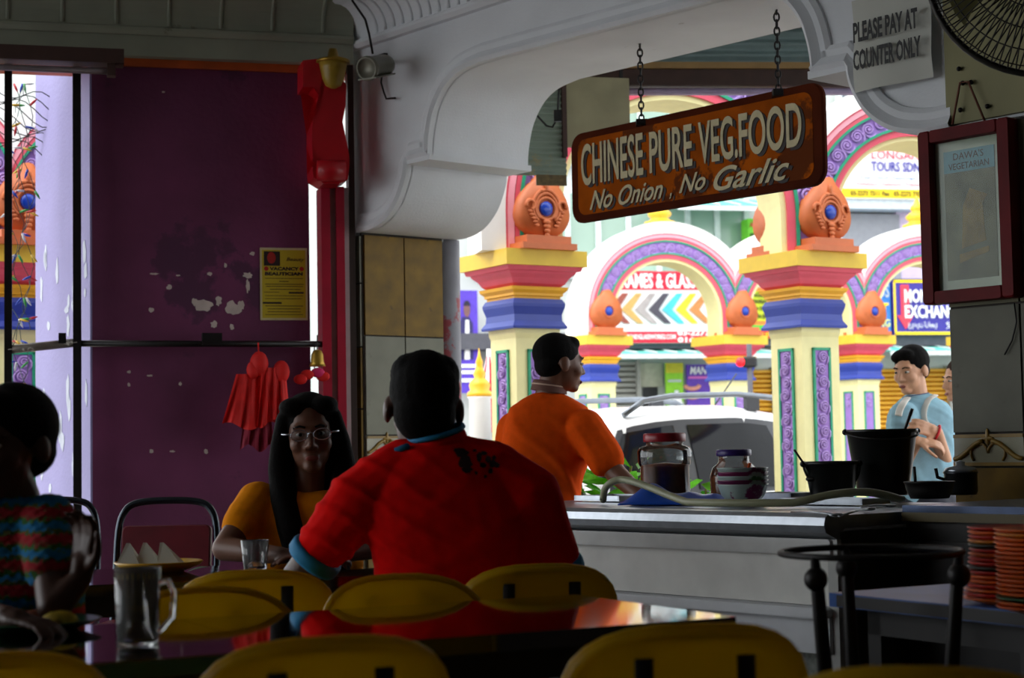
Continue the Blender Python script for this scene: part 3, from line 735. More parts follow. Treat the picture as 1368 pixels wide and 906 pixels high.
# far left end of the street: pale block with billboard
blk = at(640, 600, 30); 
bl = thing('street_building', (0, 0, 0), 'pale grey tower block at the end of the street left of the near pillar', 'building', M=face((blk.x - .6, blk.y, GZ), E3))
part('wall', MB().box((-2.2, 0, -2), (.6, 11, 0)), mat('tower_paint', (204, 214, 218), .7, var=.06), bl)
for i in range(9):
    for j in range(3): part('window', MB().box((-1.9 + j * .8, 1.0 + i * 1.1, 0), (-1.35 + j * .8, 1.65 + i * 1.1, .03)), WGLASS, bl)
for i in range(9): part('ledge', MB().box((-2.25, .7 + i * 1.1, 0), (.62, .78 + i * 1.1, .12)), mat('tower_ledge', (176, 186, 190), .7), bl)
# purple billboard with a printed man in a suit, end of the street
b = board(610, 388, 640, 525, -.05, .05, mat('billboard_purple', (88, 60, 190), .6), 'billboard', 'purple billboard with a man in a dark suit left of the near pillar', 'billboard')
w, h, z = b['half_size']
part('printed_suit', MB().prism([(-w * .9, -h * .35), (w * .5, -h * .35), (w * .5, h * .35), (w * .15, h * .48), (-w * .5, h * .48), (-w * .9, h * .3)], z, z + .01), mat('print_dark_suit', (44, 40, 96), .6), b)
part('printed_shirt', MB().prism([(-w * .35, -h * .35), (w * .15, -h * .35), (w * .12, h * .42), (-w * .2, h * .42)], z + .01, z + .016), SW, b)
part('printed_face', MB().prism([(-w * .05 + w * .32 * math.cos(a), h * .62 + h * .14 * math.sin(a)) for a in np.linspace(0, 2 * PI, 17)[:-1]], z, z + .012), mat('print_skin', (120, 84, 84), .6), b)
part('printed_hair', MB().prism([(-w * .05 + w * .34 * math.cos(a), h * .70 + h * .1 * math.sin(a)) for a in np.linspace(0, PI, 10)], z + .012, z + .016), mat('print_hair', (30, 24, 50), .6), b)
for k, fy in enumerate((.72, .78, .86)): flat(b, 'text_strip', .1, fy, .9, fy + .035, SW)
# white pole sign frame and golden stupa ornament
t = thing('gold_ornament', at(641, 530, 13.5), 'golden spired ornament on a white post left of the near pillar', 'ornament')
part('spire', MB().lathe([(.10, 0), (.10, .03), (.075, .05), (.085, .09), (.07, .12), (.04, .15), (.05, .18), (.03, .22), (.025, .25), (.03, .27), (.012, .32), (.002, .38)], n=18), GOLD, t)
zz = at(641, 530, 13.5).z
part('post', MB().lathe([(.10, GZ - .1 - zz), (.085, -.02), (.10, 0)], n=16), WHITEP, t)
# striped parasol
p = at(655, 578, 14.0); t = thing('parasol', (p.x, p.y, GZ - .1), 'red and white striped parasol, folded, left of the man in orange', 'parasol')
zp = p.z - GZ + .1
for i in range(12):
    a0, a1 = 2 * PI * i / 12, 2 * PI * (i + 1) / 12
    part('gore', MB().add([(.02 * math.cos(a0), .02 * math.sin(a0), zp + .62), (.02 * math.cos(a1), .02 * math.sin(a1), zp + .62), (.16 * math.cos(a1), .16 * math.sin(a1), zp), (.16 * math.cos(a0), .16 * math.sin(a0), zp)], [(0, 1, 2, 3)]), INK('red', (214, 24, 56)) if i % 2 else SW, t)
part('pole', MB().tube([(0, 0, 0), (0, 0, zp + .68)], .02, 8), WHITEP, t); part('base', MB().lathe([(.2, 0), (.2, .06), (.03, .09)], n=16), FDARK, t)
# traffic signal behind the car
p = at(994, 484, 19.0); t = thing('traffic_light', (p.x, p.y, GZ - .1), 'small traffic signal showing red behind the white car', 'traffic light')
zp = p.z - GZ + .1
part('pole', MB().tube([(.06, 0, 0), (.06, 0, zp + .2)], .03, 8), FDARK, t); part('housing', MB().box((-.02, -.05, zp - .06), (.14, .05, zp + .06), bev=.02), mat('signal_black', (22, 22, 24), .5), t)
part('red_lens', MB().ball((-.05, -.06, zp), (.05, .035, .055), n=14, k=8), mat('signal_red', (240, 20, 30), .3, emit=1.5), t)
# ================================================================== WHITE CAR
CARW = mat('white_car_paint', (236, 238, 240), .25, var=.02, coat=.6); CARG = mat('car_window_glass', (22, 24, 28), .06, var=.3, scale=3, spec=.18); TRIMK = mat('car_black_trim', (46, 48, 54), .45)
SILV = mat('silver_rail', (120, 126, 134), .3, metal=.8); RUB = mat('tyre_rubber', (28, 28, 30), .8); ALLOY = mat('alloy_wheel', (170, 174, 180), .3, metal=.9)
def car(loc, rz):
    t = thing('car', loc, 'white compact car with roof rails parked beyond the counter', 'car', rz=rz)
    # local: x forward, y left, z up.  stations: x, half width sill, z sill, half width belt, z belt
    st = [(-1.47, .62, .42, .66, .80), (-1.43, .72, .30, .76, .92), (-1.25, .78, .24, .82, .97), (-.8, .80, .24, .84, .98), (0, .80, .24, .84, .97), (.7, .80, .24, .84, .95), (1.05, .79, .24, .82, .93), (1.22, .76, .26, .78, .86), (1.38, .70, .30, .70, .76), (1.45, .58, .40, .58, .62)]
    vs = []; fs = []; N = 9
    for x, ws, zs_, wb_, zb_ in st:
        zm = (zs_ + zb_) / 2
        row = [(0, zs_), (ws * .8, zs_), (ws, zs_ + .06), (wb_ + .02, zm), (wb_, zb_ - .05), (wb_ - .05, zb_), (wb_ * .6, zb_ + .03), (0, zb_ + .045)]
        row = row + [(-a, b) for a, b in row[-2:0:-1]]
        N = len(row); vs += [(x, a, b) for a, b in row]
    for i in range(len(st) - 1):
        for j in range(N):
            k = (j + 1) % N; fs.append((i * N + j, i * N + k, (i + 1) * N + k, (i + 1) * N + j))
    fs += [tuple(range(N)), tuple(range(len(st) * N - 1, (len(st) - 1) * N - 1, -1))]
    part('body', MB().add(vs, fs, True), CARW, t)
    # cabin: stations along x at belt and roof
    cab = [(-1.40, .95, .70, -1.18, 1.40, .52), (-1.1, .96, .79, -1.02, 1.55, .60), (-.6, .97, .80, -.6, 1.60, .63), (.1, .96, .80, .1, 1.585, .62), (.55, .95, .79, .45, 1.53, .60), (1.05, .93, .74, .60, 1.46, .56)]
    vs = []; fs = []
    for xb, zb_, wb_, xr, zr_, wr in cab:
        row = []
        for q in range(7):
            s = q / 6; row.append((xb + (xr - xb) * s, wb_ + (wr - wb_) * s ** 1.3, zb_ + (zr_ - .06 - zb_) * s))
        row += [(xr, wr * .9, zr_ - .025), (xr, wr * .5, zr_), (xr, 0, zr_ + .008)]
        row += [(a, -b, c) for a, b, c in row[-2::-1]]
        N = len(row); vs += row
    for i in range(len(cab) - 1):
        for j in range(N - 1): fs.append((i * N + j, i * N + j + 1, (i + 1) * N + j + 1, (i + 1) * N + j))
    fs += [tuple(range(N)), tuple(range(len(cab) * N - 1, (len(cab) - 1) * N - 1, -1))]
    part('cabin', MB().add(vs, fs, True), CARW, t)
    def side(x, s, sg, off=.012):
        """point on the cabin side at belt x and height fraction s"""
        for k in range(len(cab) - 1):
            if cab[k][0] <= x <= cab[k + 1][0]:
                f = (x - cab[k][0]) / (cab[k + 1][0] - cab[k][0]); a = [cab[k][i] + (cab[k + 1][i] - cab[k][i]) * f for i in range(6)]
                return (a[0] + (a[3] - a[0]) * s, sg * (a[2] + (a[5] - a[2]) * s ** 1.3 + off), a[1] + (a[4] - .06 - a[1]) * s)
    for sg in (1, -1):
        # dark surround, then the panes
        def panel(xs0, xs1, s0, s1, nm, m, off):
            mb = MB(); n = 8
            vs = []; fs = []
            for i in range(n + 1):
                f = i / n
                for j in range(7):
                    s = s0 + (s1 - s0) * j / 6; x = (xs0[0] + (xs0[1] - xs0[0]) * j / 6) * (1 - f) + (xs1[0] + (xs1[1] - xs1[0]) * j / 6) * f
                    vs.append(side(x, s, sg, off))
            for i in range(n):
                for j in range(6): fs.append((i * 7 + j, i * 7 + j + 1, (i + 1) * 7 + j + 1, (i + 1) * 7 + j))
            part(nm, mb.add(vs, fs, True), m, t)
        panel((-1.3, -1.24), (1.03, .70), .0, .93, 'window_surround', TRIMK, .006)
        panel((-.98, -.84), (-.06, -.06), .06, .86, 'side_window', CARG, .014)
        panel((.06, .06), (.94, .60), .06, .86, 'side_window', CARG, .014)
        rail = [(-1.12, sg * .57, 1.50), (-1.05, sg * .57, 1.60), (-.95, sg * .575, 1.645), (-.6, sg * .58, 1.67), (0, sg * .575, 1.655), (.25, sg * .57, 1.62), (.42, sg * .565, 1.52)]
        part('roof_rail', MB().tube(rail, .022, 8), SILV, t)
        for x in (-.75,): part('rail_foot', MB().box((x - .06, sg * .57 - .02, 1.55), (x + .06, sg * .57 + .02, 1.66)), TRIMK, t)
        mir = part('wing_mirror', MB().ball((.92, sg * .93, 1.02), (.07, .11, .08)), CARW, t)
        for x in (.0, -.9): part('door_handle', MB().box((x - .2, sg * .855, .84), (x - .04, sg * .885, .87)), TRIMK, t)
        part('head_light', MB().ball((1.32, sg * .55, .68), (.12, .16, .09)), mat('headlight_glass', (210, 216, 220), .1), t)
        for x in (-.95, .95):
            M = Matrix.Translation((x, sg * .70, .30)) @ Matrix.Rotation(PI / 2, 4, 'X')
            w = part('wheel', MB().lathe([(.18, -.1), (.29, -.1), (.30, -.07), (.30, .07), (.29, .1), (.18, .1)], M=M, n=24), RUB, t)
            part('hub_cap', MB().lathe([(.0, -.09), (.18, -.085), (.19, .085), (0, .09)], M=M, n=18), ALLOY, w)
    # windscreen (front face of the cabin) and rear window
    a = cab[-1]
    mb = MB().add([(a[0] + .012, a[2] - .06, a[1] + .03), (a[0] + .012, -a[2] + .06, a[1] + .03), (a[3] + .02, -a[5] + .05, a[4] - .07), (a[3] + .02, a[5] - .05, a[4] - .07)], [(0, 1, 2, 3)])
    part('windscreen', mb, mat('windscreen_glass', (150, 176, 190), .05, var=.1, scale=2, spec=.8), t)
    a = cab[0]
    mb = MB().add([(a[0] - .012, a[2] - .06, a[1] + .05), (a[0] - .012, -a[2] + .06, a[1] + .05), (a[3] - .012, -a[5] + .05, a[4] - .1), (a[3] - .012, a[5] - .05, a[4] - .1)], [(0, 1, 2, 3)])
    part('rear_window', mb, CARG, t)
    part('bumper', MB().box((1.26, -.66, .3), (1.49, .66, .5), bev=.05), CARW, t); part('grille', MB().box((1.4, -.35, .48), (1.5, .35, .6)), TRIMK, t)
    part('number_plate', MB().box((1.49, -.22, .36), (1.505, .22, .46)), TRIMK, t); part('aerial', MB().tube([(-.85, 0, 1.58), (-1.1, 0, 1.85)], .006, 6), TRIMK, t)
    return t
pb = at(925, 600, 12.05)
ca = math.radians(33)
fwd = Vector((-math.cos(ca), -math.sin(ca), 0)); left = Vector((math.sin(ca), -math.cos(ca), 0))
cc = pb - left * .80
car((cc.x, cc.y, -.22), math.degrees(math.atan2(fwd.y, fwd.x)))
# ================================================================== FITTINGS ROUND THE OPENINGS
BLKM = mat('black_iron', (30, 28, 28), .45, metal=.4, var=.2, scale=20); RUST = mat('worn_steel', (120, 110, 100), .5, var=.3, scale=14, col2=(210, 205, 195), thr=.6)
REDP = mat('red_gloss_paint', (196, 20, 34), .35, var=.12, scale=6); REDD = mat('dark_red_paint', (170, 26, 52), .4, var=.12, scale=8); GREYP = mat('grey_cream_paint', (176, 166, 168), .6, var=.1)
BRASS = mat('brass', (176, 140, 50), .35, metal=.6, var=.2)
def onL(u, z, off=0): return W0 + E2 * u + N2 * off + Vector((0, 0, z))
# gate: two poles and a rail
u8 = uvL(8, 110, .12)[0]; u8b = uvL(14, 640, .12)[0]; u1 = uvL(99, 110, .12)[0]; u1b = uvL(107, 690, .12)[0]
g = thing('metal_gate', onL(u8, 0, .12), 'dark metal gate frame with two posts and a rail before the purple wall', 'gate')
def wpart(name, mb, m, parent, **kw):
    """mesh given in world coordinates, parented"""
    me = mb.mesh(name); o = bpy.data.objects.new(name, me); COL.objects.link(o); me.materials.append(m)
    o.parent = parent; o.matrix_parent_inverse = parent_world(parent).inverted(); return tag(o, **kw)
def postbox(u, w, z0, z1, off): 
    return MB().box((u - w / 2, -off - .02, z0), (u + w / 2, -off + .02, z1), M=ML)
wpart('post', postbox((u8 + u8b) / 2, .036, 0, 3.05, .12), BLKM, g); wpart('post', postbox((u1 + u1b) / 2, .04, 0, 3.05, .12), BLKM, g)
zr_ = uvL(107, 459, .12)[1]
wpart('rail', MB().tube([onL((u1 + u1b) / 2, zr_, .12), onL(uvL(432, 459)[0], zr_ - .005, .12)], .016, 8), BLKM, g)
wpart('rail', MB().tube([onL((u8 + u8b) / 2, zr_ - .03, .12), onL((u1 + u1b) / 2, zr_ + .005, .12)], .021, 8), RUST, g)
wpart('latch', MB().box((uvL(267, 450)[0], -.15, zr_ - .01), (uvL(293, 450)[0], -.10, zr_ + .05), M=ML), BLKM, g)
wpart('hasp', MB().box((uvL(78, 450)[0], -.15, zr_ + .0), (uvL(88, 450)[0], -.11, zr_ + .05), M=ML), BLKM, g)
# fluorescent batten under the beam at far left
M = frame(onL(-1.62, 0, .2), E2)
t = thing('fluorescent_light', onL(-1.62, 2.995, .24), 'unlit fluorescent batten light under the beam at upper left', 'light', M=frame(onL(-1.62, 2.995, .24), E2))
part('housing', MB().box((-1.2, -.06, .0), (.43, .06, .07)), mat('batten_brown', (66, 42, 36), .6), t)
part('tube', MB().tube([(-1.15, -.02, -.035), (.36, -.02, -.035)], .016, 10), mat('dead_tube', (150, 140, 146), .3), t)
for x in (-1.17, .37): part('lamp_holder', MB().box((x - .02, -.045, -.06), (x + .02, .01, .02)), mat('batten_brown', (66, 42, 36), .6), t)
# red scroll bracket and striped columns between purple wall and tiled pillar
uz = lambda px, py, o=0: uvL(px, py, o)
outl = [(398, 91), (428, 88), (447, 112), (455, 123), (454, 150), (450, 172), (456, 200), (459, 218), (444, 219), (456, 217), (459, 228), (457, 247), (446, 252), (425, 252), (412, 244), (411, 234), (416, 224), (426, 219), (416, 214), (410, 196), (410, 180), (416, 164), (424, 146), (423, 132), (412, 126), (398, 126)]
pts = [uz(x, y, .12) for x, y in outl]
pts = [(a, b) for a, b in pts]
t = thing('scroll_bracket', onL(-.2, 2.45, .12), 'glossy red scroll shaped bracket beside the purple wall', 'bracket')
mb = MB()
# strip solid: front & back polygons + sides
k = len(pts); vs = [(a, -.30, b) for a, b in pts] + [(a, -.10, b) for a, b in pts]
bmx = bmesh.new()
bv = [bmx.verts.new(tuple(ML @ Vector(v))) for v in vs]
f1 = bmx.faces.new(bv[:k]); f2 = bmx.faces.new(list(reversed(bv[k:])))
for i in range(k): bmx.faces.new((bv[i], bv[(i + 1) % k], bv[k + (i + 1) % k], bv[k + i]))
bmesh.ops.triangulate(bmx, faces=[f1, f2]); bmesh.ops.recalc_face_normals(bmx, faces=bmx.faces)
me = bpy.data.meshes.new('scroll'); bmx.to_mesh(me); bmx.free(); me.materials.append(REDP)
o = bpy.data.objects.new('scroll', me); COL.objects.link(o); o.parent = t; o.matrix_parent_inverse = parent_world(t).inverted()
zc = uz(440, 250, .12)[1]
wpart('volute', MB().tube([tuple(ML @ Vector((uz(416, 234, .12)[0], -.31, uz(416, 236, .12)[1]))), tuple(ML @ Vector((uz(452, 234, .12)[0], -.31, uz(416, 236, .12)[1])))], .06, 14, flat=.9), REDP, t)
t = thing('striped_column', onL(-.15, 0, .1), 'red and white striped column under the red scroll bracket', 'column')
for i, (x0, x1, m, d) in enumerate([(426, 438, REDD, .14), (438, 446, GREYP, .11), (446, 457, REDD, .14), (457, 464, GREYP, .11)]):
    ua = uz(x0 + 3, 420, .1)[0]; ub = uz(x1 + 3, 420, .1)[0]
    wpart('stripe', MB().box((ua, -d, 0), (ub, .02, zc), M=ML), m, t)
struct('trim_6', MB().box((uz(465, 400)[0], -.06, 0), (uz(473, 400)[0], .02, 3.1), M=ML), mat('dark_gap_fill', (44, 26, 18), .6))  # dark strip standing in for the dark gap beside the tiled pillar
# bell-shaped brass lamp in the corner
p = at(445, 84, 8.55)
t = thing('ceiling_lamp', (p.x, p.y, 0), 'small amber bell shaped lamp in the corner beside the red scroll bracket', 'lamp', M=Matrix.Translation(p))
part('shade', MB().lathe([(.012, -.13), (.04, -.115), (.055, -.08), (.066, -.03), (.072, 0), (.03, .005)], n=16), mat('amber_glass', (170, 140, 50), .3, var=.2), t)
part('cap', MB().lathe([(.085, 0), (.085, .012), (.03, .03), (.02, .07)], n=16), BRASS, t)
# small brass bell on a cord and red ribbons
p = at(424, 479, 8.6)
t = thing('brass_bell', p, 'small brass bell hanging by the gap beside the striped column', 'bell')
part('bell', MB().lathe([(.004, .045), (.02, .04), (.03, .02), (.034, -.02), (.042, -.04), (.036, -.04)], n=16), BRASS, t); part('cord', MB().tube([(0, 0, .04), (-.005, .05, .12)], .003, 6), BLKM, t)
# poster
a = uvL(347, 331); b = uvL(411, 428)
t = thing('poster', (0, 0, 0), 'yellow vacancy poster with a portrait taped to the purple wall', 'poster', M=face(W0 + E2 * ((a[0] + b[0]) / 2) + N2 * .003 + Vector((0, 0, (a[1] + b[1]) / 2)), E2) @ Matrix.Rotation(.0, 4, 'Z'))
w, h = (b[0] - a[0]) / 2, (a[1] - b[1]) / 2
PY = mat('poster_yellow', (196, 172, 30), .6, var=.04); PB = mat('poster_border', (205, 190, 150), .6)
part('sheet', MB().box((-w, -h, 0), (w, h, .003)), PB, t); part('printed_panel', MB().box((-w * .92, -h * .94, .003), (w * .92, h * .94, .004)), PY, t)
t['half_size'] = (w, h, .004)
INKD = mat('poster_ink', (40, 24, 20), .7); INKR = mat('poster_ink_red', (170, 30, 20), .7)
flat(t, 'portrait', .08, .05, .42, .25, INKD, .001); w_, h_, z_ = t['half_size']
part('portrait_face', MB().prism([(-w * .52 + .022 * math.cos(a_), h * .72 + .03 * math.sin(a_)) for a_ in np.linspace(0, 2 * PI, 16)[:-1]], .005, .006), INKR, t)
letters(t, 'Beauty', .56, .13, .94, .20, INKD, .001, depth=.001, shear=.3)
letters(t, 'VACANCY', .2, .265, .82, .315, INKD, .001, depth=.001, bold=.05); letters(t, 'BEAUTICIAN', .1, .335, .9, .385, INKD, .001, depth=.001, bold=.05)
for x in (.13, .88): part('rosette', MB().prism([(-w + 2 * w * x + .012 * math.cos(a_), h * .42 + .012 * math.sin(a_)) for a_ in np.linspace(0, 2 * PI, 10)[:-1]], .004, .005), INKR, t)
for i, (y, x0, x1, th) in enumerate([(.42, .1, .9, .006), (.46, .4, .6, .008), (.5, .1, .92, .007), (.53, .12, .9, .007), (.57, .2, .86, .007), (.61, .08, .4, .006), (.61, .6, .92, .018), (.66, .1, .9, .006), (.70, .1, .88, .006), (.75, .05, .45, .02), (.80, .1, .9, .007), (.84, .15, .85, .007), (.88, .15, .85, .007), (.92, .1, .9, .006)]):
    flat(t, 'text_line', x0, y, x1, y + th * 1.3, INKD, .0008)
# red garment hanging from the rail with ribbons
RCL = mat('red_thin_cloth', (226, 22, 16), .7, var=.15, scale=10); CRIM = mat('crimson_cloth', (150, 10, 50), .7, var=.15)
hp = onL(uvL(345, 458, .16)[0], zr_, .16)
t = thing('hanging_garment', hp, 'bright red cloth bag bundle hanging from the gate rail', 'garment')
def cloth(cx, cz, wtop, wbot, htop, hbot, seed, amp=.015, off=.16, n=26, mrows=16, skew=0):
    r = random.Random(seed); ph = [r.uniform(0, 6) for _ in range(4)]; M = ML
    def fn(s, q):
        w = wtop + (wbot - wtop) * q; x = cx + (s - .5) * w + skew * q; z = cz + htop - (htop - hbot) * q
        edge = .02 * math.sin(s * 9 + ph[0]) * q
        y = -off - .02 + amp * math.sin(s * 22 + ph[1] + 2 * q) * (.3 + q) + .5 * amp * math.sin(s * 47 + ph[2]) * (.4 + q)
        return (x, y, z + edge)
    return MB().grid(fn, n, mrows, M=M)
ug, zg = uvL(338, 540, .16)
wpart('cloth_body', cloth(ug, zg, .17, .31, .15, -.11, 1), RCL, t); wpart('cloth_body', cloth(ug + .10, zg, .12, .17, .18, -.10, 5, off=.175), RCL, t)
wpart('cloth_hem', cloth(ug + .02, zg, .14, .17, -.08, -.22, 2, off=.14), CRIM, t)
for dx, dz, r in ((.03, .20, .055), (.0, .17, .04), (.14, .16, .05)):
    wpart('gathered_knot', MB().ball(tuple(ML @ Vector((ug + dx, -.18, zg + dz))), (r * .85, r * .6, r * 1.15), n=12, k=8), RCL, t)
wpart('string', MB().tube([hp, onL(uvL(345, 470, .16)[0], zg + .24, .18)], .004, 6), RCL, t)
hp2 = onL(uvL(420, 458, .14)[0], zr_, .14)
t = thing('red_ribbon_flower', hp2, 'red and pink ribbon flower on a cord beside the gap', 'ribbon')
wpart('cord', MB().tube([hp2, onL(uvL(420, 495, .14)[0], uvL(420, 495, .14)[1], .14)], .003, 6), BLKM, t)
for px, py, m in ((410, 501, RCL), (424, 498, mat('pink_ribbon', (230, 40, 110), .6)), (431, 503, RCL), (401, 507, RCL)):
    u, z = uvL(px, py, .14); wpart('petal', MB().ball(tuple(ML @ Vector((u, -.15, z))), (.035, .012, .026), n=10, k=7), m, t)
# string of fairy lights at far left
WIR = mat('light_wire_green', (40, 62, 50), .5)
lp = at(30, 110, 9.0)
t = thing('string_lights', (lp.x, lp.y, lp.z), 'tangled string of small coloured lights hanging at the far left', 'string lights')
r = random.Random(5)
BU = [mat('bulb_%d' % i, c, .3) for i, c in enumerate([(220, 40, 50), (40, 80, 200), (240, 240, 240), (50, 170, 70), (240, 200, 60)])]
for sidx in range(4):
    pts = []; x = 18 + sidx * 7
    for q in range(34):
        py = 112 + q * 14.3; pts.append(at(x + 7 * math.sin(q * .9 + sidx * 1.7) + r.uniform(-3, 3), py, 9.0 + .05 * math.sin(q + sidx)))
        if sidx > 2 and q > 22: break
    wpart('wire', MB().tube(pts, .0020, 5), WIR, t)
    for q, p in enumerate(pts):
        if q % 2: continue
        d = Vector((r.uniform(-1, 1), 0, r.uniform(-1, .2))).normalized()
        wpart('bulb', MB().tube([p, p + d * .03, p + d * .05], .006, 6, radii=[.006, .007, .002]), BU[(q + sidx) % 5], t)
# overhead wires bundle at top left
t = thing('cable_bundle', at(20, 130, 9.3), 'tangle of thin black overhead cables at the far left', 'cable')
for i in range(9):
    y0 = 115 + i * 9
    wpart('cable', MB().tube([at(-10 + q * 11, y0 + 10 * math.sin(q * .8 + i) + q * 3, 9.3 + .02 * i) for q in range(8)], .003, 5), BLKM, t)

# ================================================================== HANGING SIGN
SO = -.30
def uvS(px, py): return uvA(px, py, SO)
c = [uvS(757, 182), uvS(1096, 107), uvS(1104, 246), uvS(768, 299)]
u0 = (c[0][0] + c[3][0]) / 2; u1_ = (c[1][0] + c[2][0]) / 2; zt_ = (c[0][1] + c[1][1]) / 2; zb_ = (c[2][1] + c[3][1]) / 2
w, h = (u1_ - u0) / 2, (zt_ - zb_) / 2
MS = face(W0 + E1 * ((u0 + u1_) / 2) + N1 * SO + Vector((0, 0, (zt_ + zb_) / 2)), E1)
tilt = math.atan2((c[1][1] - c[0][1]) + (c[2][1] - c[3][1]), 2 * (u1_ - u0))
t = thing('hanging_sign', (0, 0, 0), 'dark wooden hanging sign with cream lettering on vegetarian food', 'sign', M=MS @ Matrix.Rotation(tilt, 4, 'Z'))
WOOD = mat('dark_sign_wood', (80, 30, 8), .85, spec=.1, var=.3, scale=5); WOOD2 = mat('orange_brown_stain', (168, 80, 4), .85, spec=.1, var=.35, scale=4, col2=(104, 50, 18), thr=.55)
def rrect(w, h, r, k=6):
    p = []
    for cx, cy, a0 in ((w - r, -h + r, -PI / 2), (w - r, h - r, 0), (-w + r, h - r, PI / 2), (-w + r, -h + r, PI)):
        for i in range(k + 1): a = a0 + PI / 2 * i / k; p.append((cx + r * math.cos(a), cy + r * math.sin(a)))
    return p
part('board', MB().prism(rrect(w, h, .07), -.03, 0, bev=.008), WOOD, t); part('stained_panel', MB().prism(rrect(w * .93, h * .84, .05), -.001, .002), WOOD2, t)
CRL = mat('cream_letter_paint', (206, 194, 150), .55, var=.12, scale=18, col2=(160, 140, 100), thr=.66); SHD = mat('letter_shadow_paint', (34, 18, 12), .6)
def signtext(s, x0, x1, y0, y1, **kw):
    me = fit_text(s, (x1 - x0) * 2 * w, (y1 - y0) * 2 * h, depth=.003, res=6, **kw)
    me2 = me.copy(); me2.materials.append(SHD)
    cx, cy = (-1 + (x0 + x1)) * w, (1 - (y0 + y1)) * h
    o = part('lettering', me, CRL, t); o.location = (cx, cy, .0075)
    o2 = part('letter_shadow', me2, None, t); o2.location = (cx + .016, cy - .012, .0035)
signtext('CHINESE', .055, .325, .14, .60, bold=.014); signtext('PURE', .352, .525, .16, .60, bold=.014); signtext('VEG.', .55, .70, .16, .60, bold=.014); signtext('FOOD', .705, .93, .16, .60, bold=.014)
signtext('No Onion', .09, .405, .67, .88, bold=.012, shear=.45); signtext(',', .43, .44, .84, .90, bold=.012, shear=.4); signtext('No', .47, .575, .67, .86, bold=.012, shear=.45); signtext('Garlic', .605, .885, .66, .90, bold=.012, shear=.45)
SIGN = t
# chains, link by link
link_me = MB().tube([(.011 * math.cos(a), 0, .019 * math.sin(a)) for a in np.linspace(0, 2 * PI, 13)[:-1]], .0042, 6, closed=True).mesh('link'); link_me.materials.append(BLKM)
for i, (px, py) in enumerate(((857, 160), (1040, 118))):
    u, z = uvS(px, py); p = W0 + E1 * u + N1 * SO + Vector((0, 0, 0))
    z0 = zt_ + math.tan(tilt) * (u - (u0 + u1_) / 2) - .01
    t = thing('sign_chain', (p.x, p.y, z0), ['black link chain at the far end of the hanging sign', 'black link chain at the near end of the hanging sign'][i], 'chain', 'sign chains')
    n = int((2.905 - z0) / .030)
    for q in range(n + 1):
        o = bpy.data.objects.new('link', link_me); COL.objects.link(o); o.parent = t; o.location = (0, 0, .015 + q * .030); o.rotation_euler = (0, 0, (q % 2) * PI / 2)
    part('hook_plate', MB().box((-.025, -.02, -.02), (.025, .02, .01)), BLKM, t)

# ================================================================== UNDER THE EAVES OUTSIDE THE ARCH
EAV = mat('eaves_sheet', (128, 140, 132), .6, var=.1, scale=3); EBR = mat('dark_brown_beam', (58, 34, 26), .6, var=.2)
def eav(px, py, Y): return at(px, py, Y)
YB = 9.9
bz = at(900, 108, YB).z
# walkway ceiling between arch wall and eave beam
q0 = W0 + E1 * -.1 - N1 * TW; q1 = W0 + E1 * 5.3 - N1 * TW
b0 = at(640, 108, YB - .2); b1 = at(1400, 120, YB + .1)
struct('ceiling_walkway', MB().prism([(q0.x, q0.y), (q1.x, q1.y), (b1.x + 1.5, b1.y + .1), (b0.x - .9, b0.y + .1)], 3.5, 3.6), EAV)
t = thing('eave_beam', (b0.x, b0.y, bz), 'dark brown beam under the eaves above the hanging sign', 'beam')
d = Vector((b1.x - b0.x, b1.y - b0.y, 0)).normalized(); Mb = frame((b0.x - d.x * .3, b0.y - d.y * .3, 0), d)
wpart('beam', MB().box((0, 0, bz - .045), (4.5, .12, bz + .045), M=Mb), EBR, t)
wpart('ledge', MB().box((0, -.02, bz + .05), (4.5, .06, bz + .085), M=Mb), mat('ochre_timber', (150, 118, 70), .6), t)
wpart('fascia_sheet', MB().grid(lambda s, q: (s * 4.5, .03 + .012 * math.sin(q * 30), bz + .085 + q * .32), 2, 40, M=Mb), mat('grey_green_sheet', (120, 140, 140), .6, var=.1), t)
wpart('lilac_pipe', MB().tube([tuple(Mb @ Vector((.9, .05, bz - .075))), tuple(Mb @ Vector((4.3, .05, bz - .07)))], .022, 8), mat('lilac_pipe', (186, 170, 206), .5), t)
# corrugated board hung at left of the sign
cb = mat('greenish_board', (128, 142, 128), .55, var=.1, scale=5, col2=(150, 146, 116), thr=.6)
p0 = at(660, 232, 9.5); p1 = at(757, 232, 9.6); ztop = at(700, 100, 9.55).z
dd = Vector((p1.x - p0.x, p1.y - p0.y, 0)); Mq = frame((p0.x, p0.y, 0), dd); L = dd.length
t = thing('corrugated_board', (p0.x, p0.y, p0.z), 'greenish corrugated board hanging left of the wooden sign', 'board')
wpart('sheet', MB().grid(lambda s, q: (s * L, .01 * math.sin(q * 110), p0.z + q * (ztop - p0.z)), 2, 90, M=Mq), cb, t)
wpart('backing', MB().box((0, .015, p0.z), (L, .04, ztop), M=Mq), cb, t)
wpart('side_post', MB().box((L - .025, -.03, p0.z + .1), (L, .05, ztop), M=Mq), EBR, t)
p2 = at(857, 190, 9.25)
wpart('side_panel', MB().box((L, .0, at(800, 195, 9.6).z), (L + .38, .03, ztop), M=Mq), mat('stained_cream_board', (150, 144, 112), .6, var=.2, scale=4, col2=(70, 60, 40), thr=.66), t)
for x in (.03, L + .34): wpart('hanger_rod', MB().box((x - .008, .015, ztop - .05), (x + .008, .03, 3.5), M=Mq), BLKM, t)
